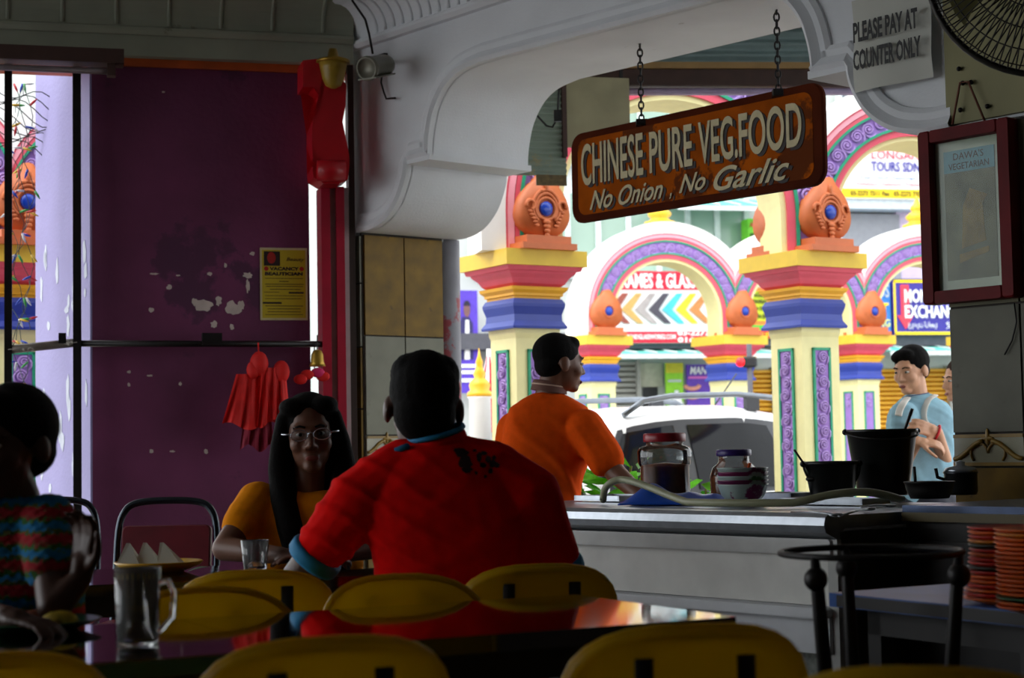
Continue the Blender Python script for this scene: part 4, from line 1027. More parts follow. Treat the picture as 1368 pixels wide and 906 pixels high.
# fringe of tiny hanging tags under the board
wpart('fringe', MB().box((L * .58, .0, p0.z - .06), (L * 1.0, .01, p0.z), M=Mq), mat('fringe_brown', (92, 76, 40), .6, var=.4, scale=40), t)
t = thing('power_cable', at(735, 120, 8.9), 'looping black cable with inline plug left of the sign', 'cable')
wpart('cable', MB().tube([at(x, y, 8.95) for x, y in ((742, 105), (738, 122), (728, 133), (712, 133), (706, 128), (708, 140), (718, 155), (730, 168), (738, 170), (745, 158), (746, 130), (748, 104))], .006, 6), BLKM, t)
wpart('plug', MB().box((-.02, -.015, -.03), (.02, .015, .03), M=Matrix.Translation(at(745, 155, 8.93))), BLKM, t)

# ================================================================== NOTICE, FRAME, FAN, CCTV
c = [uvA(1143, 22, .02), uvA(1248, 0, .02), uvA(1246, 105, .02), uvA(1152, 132, .02)]
u0 = c[0][0] + .01; u1_ = c[1][0]; zt_ = c[0][1] + .05; zb_ = c[2][1]
PAPER = mat('notice_paper', (206, 208, 198), .7, var=.05, scale=3)
t = thing('paper_notice', (0, 0, 0), 'white paper notice about paying at the counter on the arch wall', 'notice', M=face(W0 + E1 * ((u0 + u1_) / 2) + N1 * .05 + Vector((0, 0, (zt_ + zb_) / 2)), E1))
w, h = (u1_ - u0) / 2, (zt_ - zb_) / 2
part('sheet', MB().grid(lambda s, q: (-w + 2 * w * s, -h + 2 * h * q, .012 * math.sin(s * 5) * (1 - q) + .006 * math.sin(q * 7)), 20, 14), PAPER, t)
t['half_size'] = (w, h, .022)
bk = mat('notice_ink', (24, 24, 26), .6)
letters(t, 'PLEASE PAY AT', .06, .26, .90, .48, bk, .004, bold=.03, depth=.001, res=5); letters(t, 'COUNTER ONLY', .05, .56, .93, .78, bk, .004, bold=.03, depth=.001)
# framed picture
c = [uvA(1229, 170, .06), uvA(1349, 164, .06), uvA(1358, 405, .06), uvA(1236, 400, .06)]
u0 = (c[0][0] + c[3][0]) / 2; u1_ = (c[1][0] + c[2][0]) / 2; zt_ = (c[0][1] + c[1][1]) / 2; zb_ = (c[2][1] + c[3][1]) / 2
w, h = (u1_ - u0) / 2, (zt_ - zb_) / 2
t = thing('framed_picture', (0, 0, 0), 'dark red framed picture with a blue title hanging on the tiled pillar', 'picture frame', M=face(W0 + E1 * ((u0 + u1_) / 2) + N1 * .055 + Vector((0, 0, (zt_ + zb_) / 2)), E1))
FRM = mat('dark_red_wood', (100, 12, 18), .6, spec=.2, var=.25, scale=8); f = .045
for a in (((-w, -h), (-w + f, h)), ((w - f, -h), (w, h)), ((-w + f, h - f), (w - f, h)), ((-w + f, -h), (w - f, -h + f))):
    part('frame_bar', MB().box((a[0][0], a[0][1], -.045), (a[1][0], a[1][1], .02), bev=.006), FRM, t)
part('mount', MB().box((-w + f, -h + f, -.04), (w - f, h - f, -.02)), mat('mount_board', (214, 220, 206), .7, var=.06), t)
pw, ph = w * .56, h * .74
part('print', MB().box((-pw, -ph * 1.0, -.02), (pw, ph, -.018)), mat('print_dark_olive', (120, 118, 88), .6, var=.5, scale=7), t)
part('title_panel', MB().box((-pw, ph * .66, -.018), (pw, ph, -.016)), mat('title_blue', (110, 176, 200), .6), t)
t['half_size'] = (pw, ph, -.016); letters(t, "DAWA'S", .2, .02, .8, .075, bk, .001, depth=.001); letters(t, 'VEGETARIAN', .1, .10, .9, .15, bk, .001, depth=.001)
part('printed_bell', MB().prism([(-.04, -.12), (.06, -.1), (.055, -.05), (.05, .03), (.07, .06), (.0, .09), (-.03, .03), (-.035, -.05)], -.018, -.0165), mat('print_gold', (150, 122, 56), .6, var=.3, scale=20), t)
part('printed_bell', MB().prism([(-.05, -.17), (.07, -.14), (.07, -.12), (-.05, -.14)], -.018, -.0165), mat('print_gold', (150, 122, 56), .6), t)
part('glass', MB().box((-w + f, -h + f, -.012), (w - f, h - f, -.01)), glassmat('picture_glass', (245, 248, 245), .03, 1.0, .25), t)
hk = [uvA(x, y, .03) for x, y in ((1286, 111), (1297, 110))]; fr_ = [uvA(x, y, .06) for x, y in ((1270, 166), (1314, 163))]
wp = lambda q, o: W0 + E1 * q[0] + N1 * o + Vector((0, 0, q[1]))
wpart('hanging_cord', MB().tube([wp(fr_[0], .05), wp(hk[0], .045), wp(hk[1], .045), wp(fr_[1], .05)], .004, 6), mat('brown_cord', (110, 60, 40), .7), t)
NL = ['dark nail holding the left side of the picture cord', 'dark nail holding the right side of the picture cord', 'lone dark nail high on the cream board below the fan', 'dark nail inside the left leg of the picture cord', 'dark nail right of the picture cord above the frame']
for ni, (x, y) in enumerate(((1286, 111), (1297, 110), (1281, 92), (1283, 147), (1319, 142))):
    q = uvA(x, y, .03); tt = thing('wall_nail', wp(q, .03), NL[ni], 'nail', 'nails in the cream board')
    part('head', MB().ball((0, 0, 0), (.009, .009, .009), n=8, k=6), BLKM, tt); part('shank', MB().tube([(0, 0, 0), tuple(-N1 * .03)], .003, 6), BLKM, tt)
q = [uvA(x, y, .02) for x, y in ((1355, 405), (1358, 430), (1352, 455), (1342, 474))]
t = thing('loose_wire', wp(q[0], .02), 'thin dark wire trailing down the tiled pillar under the picture', 'wire')
wpart('wire', MB().tube([wp(a, .02) for a in q], .003, 5), BLKM, t)
# wall fan at the upper right corner
fc = at(1396, -62, 4.9); fn = Vector((-.42, -.90, -.12)).normalized()
t = thing('wall_fan', fc, 'black wire guarded wall fan at the upper right corner', 'fan', M=frame(fc, Vector((0, 0, 1)).cross(fn) * -1, fn))
R = .345; gmesh = MB(); FANM = mat('fan_black', (34, 32, 26), .45, metal=.3)
for rr_ in (.10, .16, .22, .28, .325): part('guard_ring', MB().tube([(rr_ * math.cos(a), rr_ * math.sin(a), .09 * (1 - (rr_ / R) ** 2)) for a in np.linspace(0, 2 * PI, 49)[:-1]], .0022, 5, closed=True), FANM, t)
part('outer_ring', MB().tube([(R * math.cos(a), R * math.sin(a), -.02) for a in np.linspace(0, 2 * PI, 49)[:-1]], .010, 8, closed=True), FANM, t)
wire = MB().tube([(.04, 0, .092), (.12, .0, .085), (.22, 0, .06), (.32, 0, .014), (.345, 0, -.02), (.33, 0, -.06), (.2, 0, -.1), (.08, 0, -.115)], .0022, 4).mesh('guard_wire'); wire.materials.append(FANM)
for i in range(84):
    o = bpy.data.objects.new('guard_wire', wire); COL.objects.link(o); o.parent = t; o.rotation_euler = (0, 0, 2 * PI * i / 84)
part('badge', MB().lathe([(.05, .088), (.045, .1), (0.001, .103)], n=20), FANM, t)
FBL = mat('fan_blade', (92, 88, 40), .4, var=.2)
for i in range(3):
    a0 = i * 2 * PI / 3
    part('blade', MB().grid(lambda s, q: ((.05 + .25 * s) * math.cos(a0 + (q - .5) * (.5 + .8 * s)), (.05 + .25 * s) * math.sin(a0 + (q - .5) * (.5 + .8 * s)), -.03 + .06 * (q - .5)), 8, 8), FBL, t)
part('motor', MB().lathe([(.001, -.26), (.07, -.25), (.085, -.2), (.085, -.12), (.05, -.1), (.03, -.02)], n=20), FANM, t)
wallp = onplane(1396, -62, W0 + N1 * .0, N1)
wpart('wall_arm', MB().tube([fc - fn * .2, fc - fn * .26 + Vector((0, 0, -.1)), wallp + Vector((0, 0, -.15))], .02, 8), FANM, t); wpart('wall_plate', MB().box((-.06, -.03, -.1), (.06, 0, .1), M=frame(wallp + Vector((0, 0, -.15)), E1)), FANM, t)
# cctv camera
cp = at(498, 90, 8.35)
t = thing('cctv_camera', cp, 'small bullet security camera on the white arch wall', 'security camera')
d = (Vector((-.45, -.85, -.28))).normalized(); Mx = frame(cp, Vector((0, 0, 1)).cross(d) * -1, d)
wpart('body', MB().lathe([(.02, -.14), (.05, -.13), (.055, -.1), (.055, .03), (.06, .035), (.06, .06), (.05, .062), (.045, .05)], n=20, M=Mx), mat('cctv_grey', (120, 118, 104), .4, metal=.3), t)
wpart('lens', MB().lathe([(.001, .045), (.044, .05), (.04, .04)], n=18, M=Mx), BLKM, t); wpart('sunshield', MB().box((-.05, .045, -.12), (.05, .052, .07), M=Mx), mat('cctv_grey', (120, 118, 104), .4), t)
wq = onplane(512, 86, W0, N1)
wpart('bracket', MB().tube([cp - d * .06, cp - d * .09 + Vector((0.02, 0, .04)), wq], .012, 8), BLKM, t); wpart('wall_mount', MB().box((-.04, -.02, -.05), (.04, 0, .05), M=frame(wq, E1)), BLKM, t)
wpart('cable', MB().tube([onplane(470, 0, W0 + N1 * .26, N1), onplane(488, 26, W0 + N1 * .2, N1), onplane(493, 45, W0 + N1 * .12, N1), onplane(498, 72, W0 + N1 * .1, N1)], .006, 6), BLKM, t)
wpart('cable', MB().tube([onplane(x, y, W0 + N1 * .03, N1) for x, y in ((511, 96), (509, 110), (513, 124), (516, 132), (528, 131))], .005, 6), BLKM, t)
# ================================================================== COUNTER
STEEL = mat('brushed_steel', (176, 182, 190), .28, metal=.9, var=.1, scale=30); STEELD = mat('stained_steel_panel', (206, 206, 200), .42, metal=0, var=.12, scale=6, bump=.05); WHS = mat('white_shelf_panel', (206, 210, 214), .45, var=.06)
TERZ = mat('terrazzo_base', (120, 126, 118), .6, var=.3, scale=60); DKP = mat('dark_olive_panel', (46, 40, 24), .5, var=.2); NEARBLK = mat('sooty_black', (20, 17, 16), .5, var=.3)
ZT = .885
co = at(755, 684, 5.6); co.z = 0
MC = frame(co, E1)
def uC(px, py, off=0):
    p = onplane(px, py, co + N1 * off, N1) - co; return p.dot(E1), p.z
ue = uC(1112, 700)[0]; ul = -.72; DPT = .95
t = thing('serving_counter', tuple(co), 'steel topped serving counter with grey front panel under the arch', 'counter', M=MC)
nose = [(.03, ZT - .075), (.0, ZT - .062), (-.028, ZT - .05), (-.036, ZT - .03), (-.03, ZT - .008), (-.01, ZT + .003), (.04, ZT + .003), (.05, ZT - .004), (DPT, ZT - .004), (DPT, ZT - .04), (.05, ZT - .04)]
part('worktop', MB().prism(nose, ul, ue, M=Matrix(((0, 0, 1, 0), (1, 0, 0, 0), (0, 1, 0, 0), (0, 0, 0, 1)))), STEEL, t)
part('rail_strip', MB().box((ul, .005, ZT - .115), (ue - .01, .05, ZT - .07), bev=.006), mat('grey_strip', (140, 140, 138), .4, metal=.3), t)
part('front_panel', MB().box((ul, .025, .63), (ue - .012, .06, ZT - .1)), STEELD, t)
part('shelf_ledge', MB().box((ul, -.035, .60), (ue - .02, .06, .628), bev=.006), WHS, t)
part('lower_panel', MB().box((ul, .0, .50), (ue - .02, .06, .60)), WHS, t)
part('plinth', MB().box((ul, .06, 0), (ue - .02, .12, .50)), TERZ, t)
part('end_panel', MB().box((ue - .03, .03, 0), (ue, DPT, ZT - .05)), DKP, t)
part('end_strip', MB().box((ue - .03, .012, 0), (ue + .004, .03, ZT - .07)), mat('pale_edge_strip', (170, 172, 168), .5), t)
part('back_panel', MB().box((ul, DPT - .03, 0), (ue, DPT, ZT - .05)), DKP, t)
# black stove cabinet beyond the counter end
q = co + E1 * ue
ys = .31
t = thing('stove_cabinet', tuple(q), 'sooty black stove cabinet at the right end of the counter', 'cabinet', M=frame(q + E1 * .012, E1))
ZS2 = .90
part('body', MB().box((0, ys, 0), (1.3, 1.02, ZS2 - .03)), NEARBLK, t); part('top_plate', MB().box((-.0, ys - .015, ZS2 - .03), (1.3, 1.03, ZS2)), mat('blued_steel_plate', (48, 60, 84), .25, metal=.6, var=.3), t)
part('edge_rail', MB().box((0, ys - .02, ZS2 - .045), (1.3, ys - .005, ZS2 - .02)), mat('olive_edge', (90, 76, 26), .5), t)
for k in range(2): part('door', MB().box((.05 + .6 * k, ys - .012, .12), (.60 + .6 * k, ys, .80), bev=.005), NEARBLK, t)
def cz(px, py, Y): return at(px, py, Y)
def topat(px, Y, z=ZT): 
    d = ray(px, 600); p = CAM + d * (Y / d.y); return Vector((p.x, p.y, z))
# jars
CLR = glassmat('clear_plastic', (244, 248, 248), .05, .93)
def jar(px, Y, r, h, lid, fill, label, square=False):
    p = topat(px, Y); t = thing('storage_jar', p, label, 'jar', 'plastic jars on the counter')
    n = 24 if not square else 24
    def pr(s): return [(r * .90 * s, .004), (r * .96 * s, .02), (r * .96 * s, h * .55), (r * 1.04 * s, h * .60), (r * 1.06 * s, h * .80), (r * .98 * s, h * .86), (r * .72 * s, h * .90), (r * .70 * s, h * .97)] if square else [(r * .8 * s, .004), (r * .98 * s, h * .15), (r * 1.0 * s, h * .5), (r * .9 * s, h * .7), (r * .64 * s, h * .82), (r * .62 * s, h * .95)]
    part('container', MB().lathe(pr(1.0), n=n, caps=False), CLR, t)
    fp_ = [(a * .96, z) for a, z in pr(1.0) if z < h * .6]; fp_.append((fp_[-1][0], h * (.58 if square else .52))); fp_.append((.002, h * (.62 if square else .56)))
    part('contents', MB().lathe([(.002, .006)] + fp_, n=n), fill, t)
    R = r * (.80 if square else .70)
    part('lid', MB().lathe([(R, h * .95), (R * 1.03, h * .97), (R * 1.03, h * 1.07), (R * .96, h * 1.09), (.002, h * 1.09)], n=28), lid, t)
BRN = mat('brown_sauce', (128, 70, 36), .4, var=.3, scale=30)
jar(888, 6.15, .092, .222, mat('red_lid', (150, 12, 30), .35), BRN, 'large square clear jar with red lid and brown contents', True)
jar(980, 6.05, .086, .165, mat('purple_lid', (52, 30, 110), .35), BRN, 'round clear jar with purple lid behind the bowls')
# stacked bowls
BW = [mat('bowl_%d' % i, c, .3, var=.15, scale=14, col2=c2, thr=.55) for i, (c, c2) in enumerate([((170, 190, 186), (120, 30, 90)), ((96, 20, 70), (150, 170, 160)), ((160, 180, 176), (60, 110, 60)), ((110, 24, 74), (170, 180, 170)), ((150, 168, 164), (110, 30, 80))])]
p = topat(991, 5.72)
for i in range(5):
    o = MB().lathe([(.045, 0), (.05, .004), (.072, .03), (.083, .062), (.086, .066), (.08, .062), (.068, .03), (.04, .012), (.002, .010)], n=28).build('bowl', BW[i])
    o.location = (p.x, p.y, p.z + i * .0135); tag(o, ['bottom bowl of the stack on the counter, pale with dark flowers', 'second bowl from the bottom of the counter stack', 'middle bowl of the counter stack', 'second bowl from the top of the counter stack', 'top bowl of the counter stack holding the orange spoon'][i], 'bowl', 'stacked bowls on the counter')
t = thing('soup_spoon', p + Vector((0, 0, .085)), 'orange plastic spoon lying in the top bowl', 'spoon')
part('handle', MB().tube([(.01, 0, .0), (.02, -.01, .03), (.024, -.012, .05)], .008, 8, flat=.5), mat('orange_plastic', (226, 84, 14), .4), t); part('spoon_head', MB().ball((-.01, .0, -.004), (.022, .015, .008), n=10, k=6), mat('orange_plastic', (226, 84, 14), .4), t)
# blue crumpled basin cover
def blue(s, q):
    x = -.30 + .60 * s; y = -.12 + .24 * q
    z = .10 * math.exp(-((s - .22) / .16) ** 2) * math.sin(PI * q) + .06 * math.exp(-((s - .55) / .22) ** 2) * math.sin(PI * q) + .045 * math.exp(-((s - .85) / .1) ** 2) * math.sin(PI * q)
    return (x * .62, y * .8, .003 + z * .62 + .006 * math.sin(17 * s + 5 * q) * math.sin(PI * q) * math.sin(PI * s))
p = topat(905, 5.84)
o = MB().grid(blue, 40, 18, M=None).build('plastic_sheet', mat('blue_plastic_sheet', (26, 84, 196), .3, var=.15, scale=8)); o.matrix_basis = frame(p, Vector((.93, -.36, 0))); tag(o, 'crumpled blue plastic sheet lying on the counter under the hose', 'plastic sheet')
sm = o.modifiers.new('thickness', 'SOLIDIFY'); sm.thickness = .004
# hose
hp_ = [(806, 676, 6.0), (806, 664, 6.0), (809, 652, 5.98), (818, 644, 5.96), (832, 641, 5.94), (850, 645, 5.88), (872, 653, 5.8), (896, 663, 5.68), (925, 673, 5.55), (960, 679, 5.45), (1000, 681, 5.38), (1040, 677, 5.34), (1075, 669, 5.32), (1105, 662, 5.32), (1135, 658, 5.33), (1160, 658, 5.35), (1185, 662, 5.4), (1205, 668, 5.5)]
def smooth(pts, k=4):
    out = []
    for i in range(len(pts) - 1):
        p0, p1, p2, p3 = pts[max(i - 1, 0)], pts[i], pts[i + 1], pts[min(i + 2, len(pts) - 1)]
        for j in range(k):
            u = j / k; out.append(.5 * ((2 * p1) + (p2 - p0) * u + (2 * p0 - 5 * p1 + 4 * p2 - p3) * u * u + (3 * p1 - p0 - 3 * p2 + p3) * u ** 3))
    return out + [pts[-1]]
hpts = smooth([at(*q) for q in hp_])
for q in hpts: q.z = max(q.z, ZT + .014)
o = MB().tube(hpts, .0125, 10).build('water_hose', mat('pale_olive_rubber', (150, 152, 120), .45, var=.1)); tag(o, 'pale green rubber hose looping across the counter top', 'hose')
# buckets
BUK = mat('black_bucket', (26, 28, 27), .3, var=.3, scale=14)
def bucket(px, Y, rt_, rb, h, z, label, tilt=.6):
    p = topat(px, Y, z); t = thing('bucket', p, label, 'bucket', 'black buckets on the counter')
    part('pail', MB().lathe([(rb, 0), (rb * 1.02, .006), (rt_, h - .012), (rt_ * 1.04, h - .012), (rt_ * 1.05, h), (rt_ * .97, h), (rb * .95, .012), (.002, .010)], n=32), BUK, t)
    part('bail_handle', MB().tube([(rt_ * 1.05 * math.cos(a), -rt_ * 1.08 * math.sin(a) * math.cos(tilt), h - .01 - rt_ * 1.1 * math.sin(a) * math.sin(tilt)) for a in np.linspace(0, PI, 17)], .004, 6), BLKM, t)
    for sg in (-1, 1): part('lug', MB().ball((sg * rt_ * 1.05, 0, h - .008), .011, n=8, k=6), BLKM, t)
    return t
bucket(1110, 5.78, .090, .068, .135, ZT, 'smaller black bucket with a ladle standing on the counter', 1.1)
bb = bucket(1178, 5.92, .118, .086, .225, ZS2, 'larger black bucket standing on the stove cabinet', .2)
def ladle(p0, p1, label, w=.008, strap=False):
    t = thing('ladle', p0, label, 'ladle', 'ladles in the buckets')
    d = (p1 - p0)
    if strap: wpart('handle', MB().tube([p0, p0 + d * .5, p0 + d * .9, p1], .014, 8, flat=.4, radii=[.008, .011, .016, .014]), BLKM, t)
    else: wpart('handle', MB().tube([p0, p1], w, 8), BLKM, t)
    wpart('scoop', MB().ball(tuple(p0), (.03, .03, .012), n=10, k=6), BLKM, t)
ladle(at(1088, 640, 5.76), at(1061, 601, 5.74), 'thin ladle handle sticking out of the smaller bucket', .004)
ladle(at(1196, 610, 5.92), at(1219, 546, 5.90), 'flat black ladle handle sticking out of the larger bucket', strap=True)
# pots to the right
t = thing('wok_pan', topat(1240, 5.48, ZS2), 'low black pan beside the larger bucket', 'pan')
part('pan', MB().lathe([(.06, 0), (.073, .03), (.077, .05), (.08, .05), (.08, .054), (.072, .052), (.055, .012), (.002, .01)], n=28), NEARBLK, t); part('pan_handle', MB().tube([(-.03, .06, .045), (-.03, .07, .10)], .005, 6), BLKM, t)
t = thing('cooking_pot', topat(1282, 5.80, ZS2), 'small steel pot with lid at the tiled pillar edge', 'pot')
part('pot', MB().lathe([(.05, 0), (.055, .01), (.055, .07), (.06, .075)], n=24), mat('dark_steel_pot', (70, 72, 76), .3, metal=.8), t); part('lid', MB().lathe([(.058, .075), (.05, .09), (.015, .098), (.015, .11), (.002, .115)], n=24), STEEL, t)
part('pot_handle', MB().tube([(-.05, 0, .05), (-.08, -.01, .06), (-.085, -.01, .09)], .006, 6), BLKM, t)
# serving trays and utensils on the worktop
def tray(px, Y, w, d, hgt, label, rz=0):
    p = topat(px, Y); t = thing('serving_tray', p, label, 'tray', 'steel trays on the counter', M=frame(p, E1) @ Matrix.Rotation(rz, 4, 'Z'))
    part('pan_base', MB().box((-w / 2, -d / 2, .001), (w / 2, d / 2, .006)), STEEL, t)
    for a, b in (((-w / 2, -d / 2), (w / 2, -d / 2 + .008)), ((-w / 2, d / 2 - .008), (w / 2, d / 2)), ((-w / 2, -d / 2), (-w / 2 + .008, d / 2)), ((w / 2 - .008, -d / 2), (w / 2, d / 2))):
        part('rim', MB().box((a[0], a[1], .004), (b[0], b[1], hgt)), STEEL, t)
tray(1112, 5.56, .34, .14, .02, 'shallow steel tray below the smaller bucket'); tray(822, 6.35, .24, .2, .02, 'shallow steel tray left of the red lidded jar'); tray(1046, 5.92, .18, .14, .03, 'small steel tray behind the hose near the pillar')
for i, (x0, y0, x1, y1, lb) in enumerate([(1058, 684, 1118, 688, 'long steel spoon near the front edge of the counter'), (1122, 690, 1160, 680, 'steel tongs lying near the counter end'), (1150, 678, 1188, 676, 'short steel spoon beside the stove cabinet')]):
    a = onz(x0, y0, ZT + .006); b_ = onz(x1, y1, ZT + .006)
    t = thing('utensil', a, lb, 'utensil', 'steel utensils on the counter')
    wpart('handle', MB().tube([a, (a + b_) / 2 + Vector((0, 0, .004)), b_], .005, 8, flat=.6), STEEL, t); wpart('utensil_head', MB().ball(tuple(b_), (.022, .014, .006), n=10, k=6), STEEL, t)
# potted plants outside behind the counter
LEAF = mat('leaf_green', (120, 214, 44), .5, var=.35, scale=30); STEM = mat('plant_stem', (130, 120, 60), .7)
leafm = MB().add([(0, 0, 0), (.018, .03, .006), (.014, .06, .0), (0, .08, -.008), (-.014, .06, 0), (-.018, .03, .006)], [(0, 1, 2, 3), (0, 3, 4, 5)], True).mesh('leaf'); leafm.materials.append(LEAF)
r = random.Random(11)
def plant(px, Y, h, spread, n, label):
    p = topat(px, Y, GZ); t = thing('potted_plant', p, label, 'plant', 'potted plants on the pavement')
    part('pot', MB().lathe([(.11, 0), (.14, .26), (.155, .26), (.155, .3), (.13, .3), (.12, .27), (.002, .26)], n=20), mat('plastic_pot', (120, 60, 44), .6), t)
    for i in range(7):
        a = r.uniform(0, 6.3); e = Vector((spread * math.cos(a) * r.uniform(.3, 1), spread * math.sin(a) * r.uniform(.3, 1), h * r.uniform(.75, 1)))
        part('stem', MB().tube([(0, 0, .26), e * .5 + Vector((0, 0, .15)), e], .006, 5), STEM, t)
        for j in range(n):
            f = r.uniform(.45, 1.02); q = e * f + Vector((0, 0, (1 - f) * .2)) + Vector((r.uniform(-.05, .05), r.uniform(-.05, .05), r.uniform(-.04, .04)))
            o = bpy.data.objects.new('leaf', leafm); COL.objects.link(o); o.parent = t; o.location = q; o.rotation_euler = (r.uniform(-.8, .8), r.uniform(-.8, .8), r.uniform(0, 6.3)); o.scale = (1.7,) * 3
plant(797, 8.0, 1.16, .24, 26, 'leafy potted plant beside the arm of the man in orange'); plant(938, 8.2, 1.06, .24, 26, 'leafy potted plant between the two jars')
# ================================================================== TABLES AND CHAIRS
TOPD = mat('dark_glossy_tabletop', (26, 14, 14), .06, var=.2, scale=4, coat=.8); TOPB = mat('blue_tabletop', (36, 88, 164), .4, var=.3, scale=5); LEGD = mat('black_table_leg', (22, 20, 20), .5)
TEALE = mat('teal_edge_band', (30, 96, 104), .3)
def table(name, corner, ex, L, D, z, top, label, edge=None):
    """corner = near-left foot of the rectangle, ex = direction along the length"""
    M = frame((corner.x, corner.y, 0), ex)
    t = thing(name, (0, 0, 0), label, 'table', 'dining tables', M=M)
    part('table_top', MB().prism(rrect2(0, 0, L, D, .006), z - .03, z), top, t)
    if edge: part('edge_band', MB().box((.03, -.002, z - .028), (L - .03, .0, z - .003)), edge, t)
    part('apron', MB().box((.06, .06, z - .09), (L - .06, D - .06, z - .03)), LEGD, t)
    for x in (.08, L - .08):
        for y in (.08, D - .08): part('leg', MB().box((x - .02, y - .02, 0), (x + .02, y + .02, z - .03)), LEGD, t)
    return t
def rrect2(x0, y0, x1, y1, r, k=4):
    cx, cy = (x0 + x1) / 2, (y0 + y1) / 2
    return [(cx + a, cy + b) for a, b in rrect((x1 - x0) / 2, (y1 - y0) / 2, r, k)]
ET = Vector((math.cos(math.radians(27)), math.sin(math.radians(27)), 0))
FR = onz(985, 824, .77); FR.z = 0
LT = .86
ta = FR - ET * LT
table('dining_table', ta, ET, LT, .60, .77, TOPD, 'dark glossy table in the foreground reflecting the red shirt', None)
tb = FR - ET * (LT * 2 + .001)
table('dining_table', tb, ET, LT, .60, .77, TOPD, 'dark table with teal edge carrying the mug of tea', TEALE)
ty = onz(700, 790, .75); 
ET2 = Vector((math.cos(math.radians(12)), math.sin(math.radians(12)), 0))
t3 = Vector((-1.30, 4.42, 0))
table('dining_table', t3, ET2, 1.15, .62, .75, TOPD, 'dark table between the woman and the man in red')
c4 = onz(1106, 792, .75); c4.z = 0
TD = Vector((.50, -.866, 0))
t4 = table('dining_table', c4, TD, .95, .62, .75, TOPB, 'blue topped table at right carrying the plate stacks', LEGD)
# yellow plastic chairs
YCH = mat('yellow_chair_plastic', (206, 168, 8), .42, var=.12, scale=6, spec=.35)
_t = YCH.node_tree; _tr = _t.nodes.new('ShaderNodeBsdfTranslucent'); _tr.inputs[0].default_value = rgb(234, 204, 12); _mx = _t.nodes.new('ShaderNodeMixShader'); _mx.inputs[0].default_value = .5
_t.links.new(_t.nodes['Principled BSDF'].outputs[0], _mx.inputs[1]); _t.links.new(_tr.outputs[0], _mx.inputs[2]); _t.links.new(_mx.outputs[0], _t.nodes['Material Output'].inputs[0]); BAR = mat('chair_frame_black', (20, 18, 16), .5)
def oval(w, h, k=28, e=2.6):
    out = []
    for i in range(k):
        a = 2 * PI * i / k; c, s = math.cos(a), math.sin(a)
        out.append((w / 2 * math.copysign(abs(c) ** (2 / e), c), h / 2 * math.copysign(abs(s) ** (2 / e), s)))
    return out
def chair_proto():
    """faces local -y; backrest at y=+.2"""
    ms = {}
    b = MB(); ov = oval(.37, .25); n = len(ov); vs = []; fs = []
    lay = [(.90, -.010), (1.0, -.004), (1.0, .012), (.93, .018)]
    for s, y in lay: vs += [(x * s, y + .05 * (1 - (x / .185) ** 2) * 1.0, z * s) for x, z in ov]
    for q in range(len(lay) - 1):
        for i in range(n): j = (i + 1) % n; fs.append((q * n + i, q * n + j, (q + 1) * n + j, (q + 1) * n + i))
    fs += [tuple(range(n - 1, -1, -1)), tuple(range(3 * n, 4 * n))]
    b.add(vs, fs, True); ms['backrest'] = (b.mesh('backrest'), YCH)
    rim = MB().tube([(x * .98, -.004 + .05 * (1 - (x / .185) ** 2), z * .98) for x, z in ov], .008, 6, closed=True); ms['back_rim'] = (rim.mesh('back_rim'), YCH)
    st = MB().prism(rrect(.19, .19, .06, 5), .435, .46, bev=.006); ms['seat'] = (st.mesh('seat'), YCH)
    return ms
CH = chair_proto()
for k in CH: CH[k][0].materials.append(CH[k][1])
legf = [MB().tube([(sg * .15, .16, .44), (sg * .17, .19, .0)], .011, 8).mesh('leg') for sg in (-1, 1)] + [MB().tube([(sg * .15, -.15, .44), (sg * .17, -.18, .0)], .011, 8).mesh('leg') for sg in (-1, 1)]
bars = [MB().tube([(sg * .075, .12, .43), (sg * .075, .225, .47), (sg * .075, .262, .60), (sg * .075, .268, .78)], .014, 8, flat=.5).mesh('back_bar') for sg in (-1, 1)]
for m in legf + bars: m.materials.append(BAR)
def chair(px, Y, top, face_deg, label):
    """px: pixel column of the backrest centre at depth Y; face_deg: direction the sitter looks (0 = +x, 90 = away from camera)"""
    p = topat(px, Y, 0); a = math.radians(face_deg) + PI / 2
    R = Matrix.Rotation(a, 4, 'Z'); off = R @ Vector((0, .225, 0))
    t = thing('dining_chair', (0, 0, 0), label, 'chair', 'yellow plastic chairs', M=Matrix.Translation((p.x - off.x, p.y - off.y, 0)) @ R)
    for k, (me, m) in CH.items():
        o = bpy.data.objects.new(k, me); COL.objects.link(o); o.parent = t
        if k != 'seat': o.matrix_basis = Matrix.Translation((0, .205, top - .125)) @ Matrix.Rotation(math.radians(-8), 4, 'X')
    for me in legf + bars: o = bpy.data.objects.new(me.name.split('.')[0], me); COL.objects.link(o); o.parent = t
    return t
AT = 117       # normal of the table row, away from the camera
chair(534, 3.62, .825, AT + 180, 'bright yellow chair at the far side of the foreground table, below the red shirt')
chair(272, 3.36, .825, AT + 180, 'bright yellow chair at the far side of the table beside the mug of tea')
chair(716, 3.92, .826, 100, 'yellow chair with back bars on which the man in red sits')
chair(338, 3.95, .822, 97, 'yellow chair seen from behind in front of the clear drinking glass')
chair(432, 2.44, .830, AT - 10, 'dark yellow chair back at bottom centre left with two bars')
chair(912, 2.52, .830, AT - 18, 'dark yellow chair back at bottom right of the glossy table')
chair(1222, 2.02, .828, 75, 'yellow chair at the bottom right corner, only the rim of its back in view')
chair(392, 1.93, .826, 110, 'yellow chair at the bottom edge, only the top of its back in view')
chair(-30, 2.35, .826, 110, 'yellow chair at the bottom left corner')
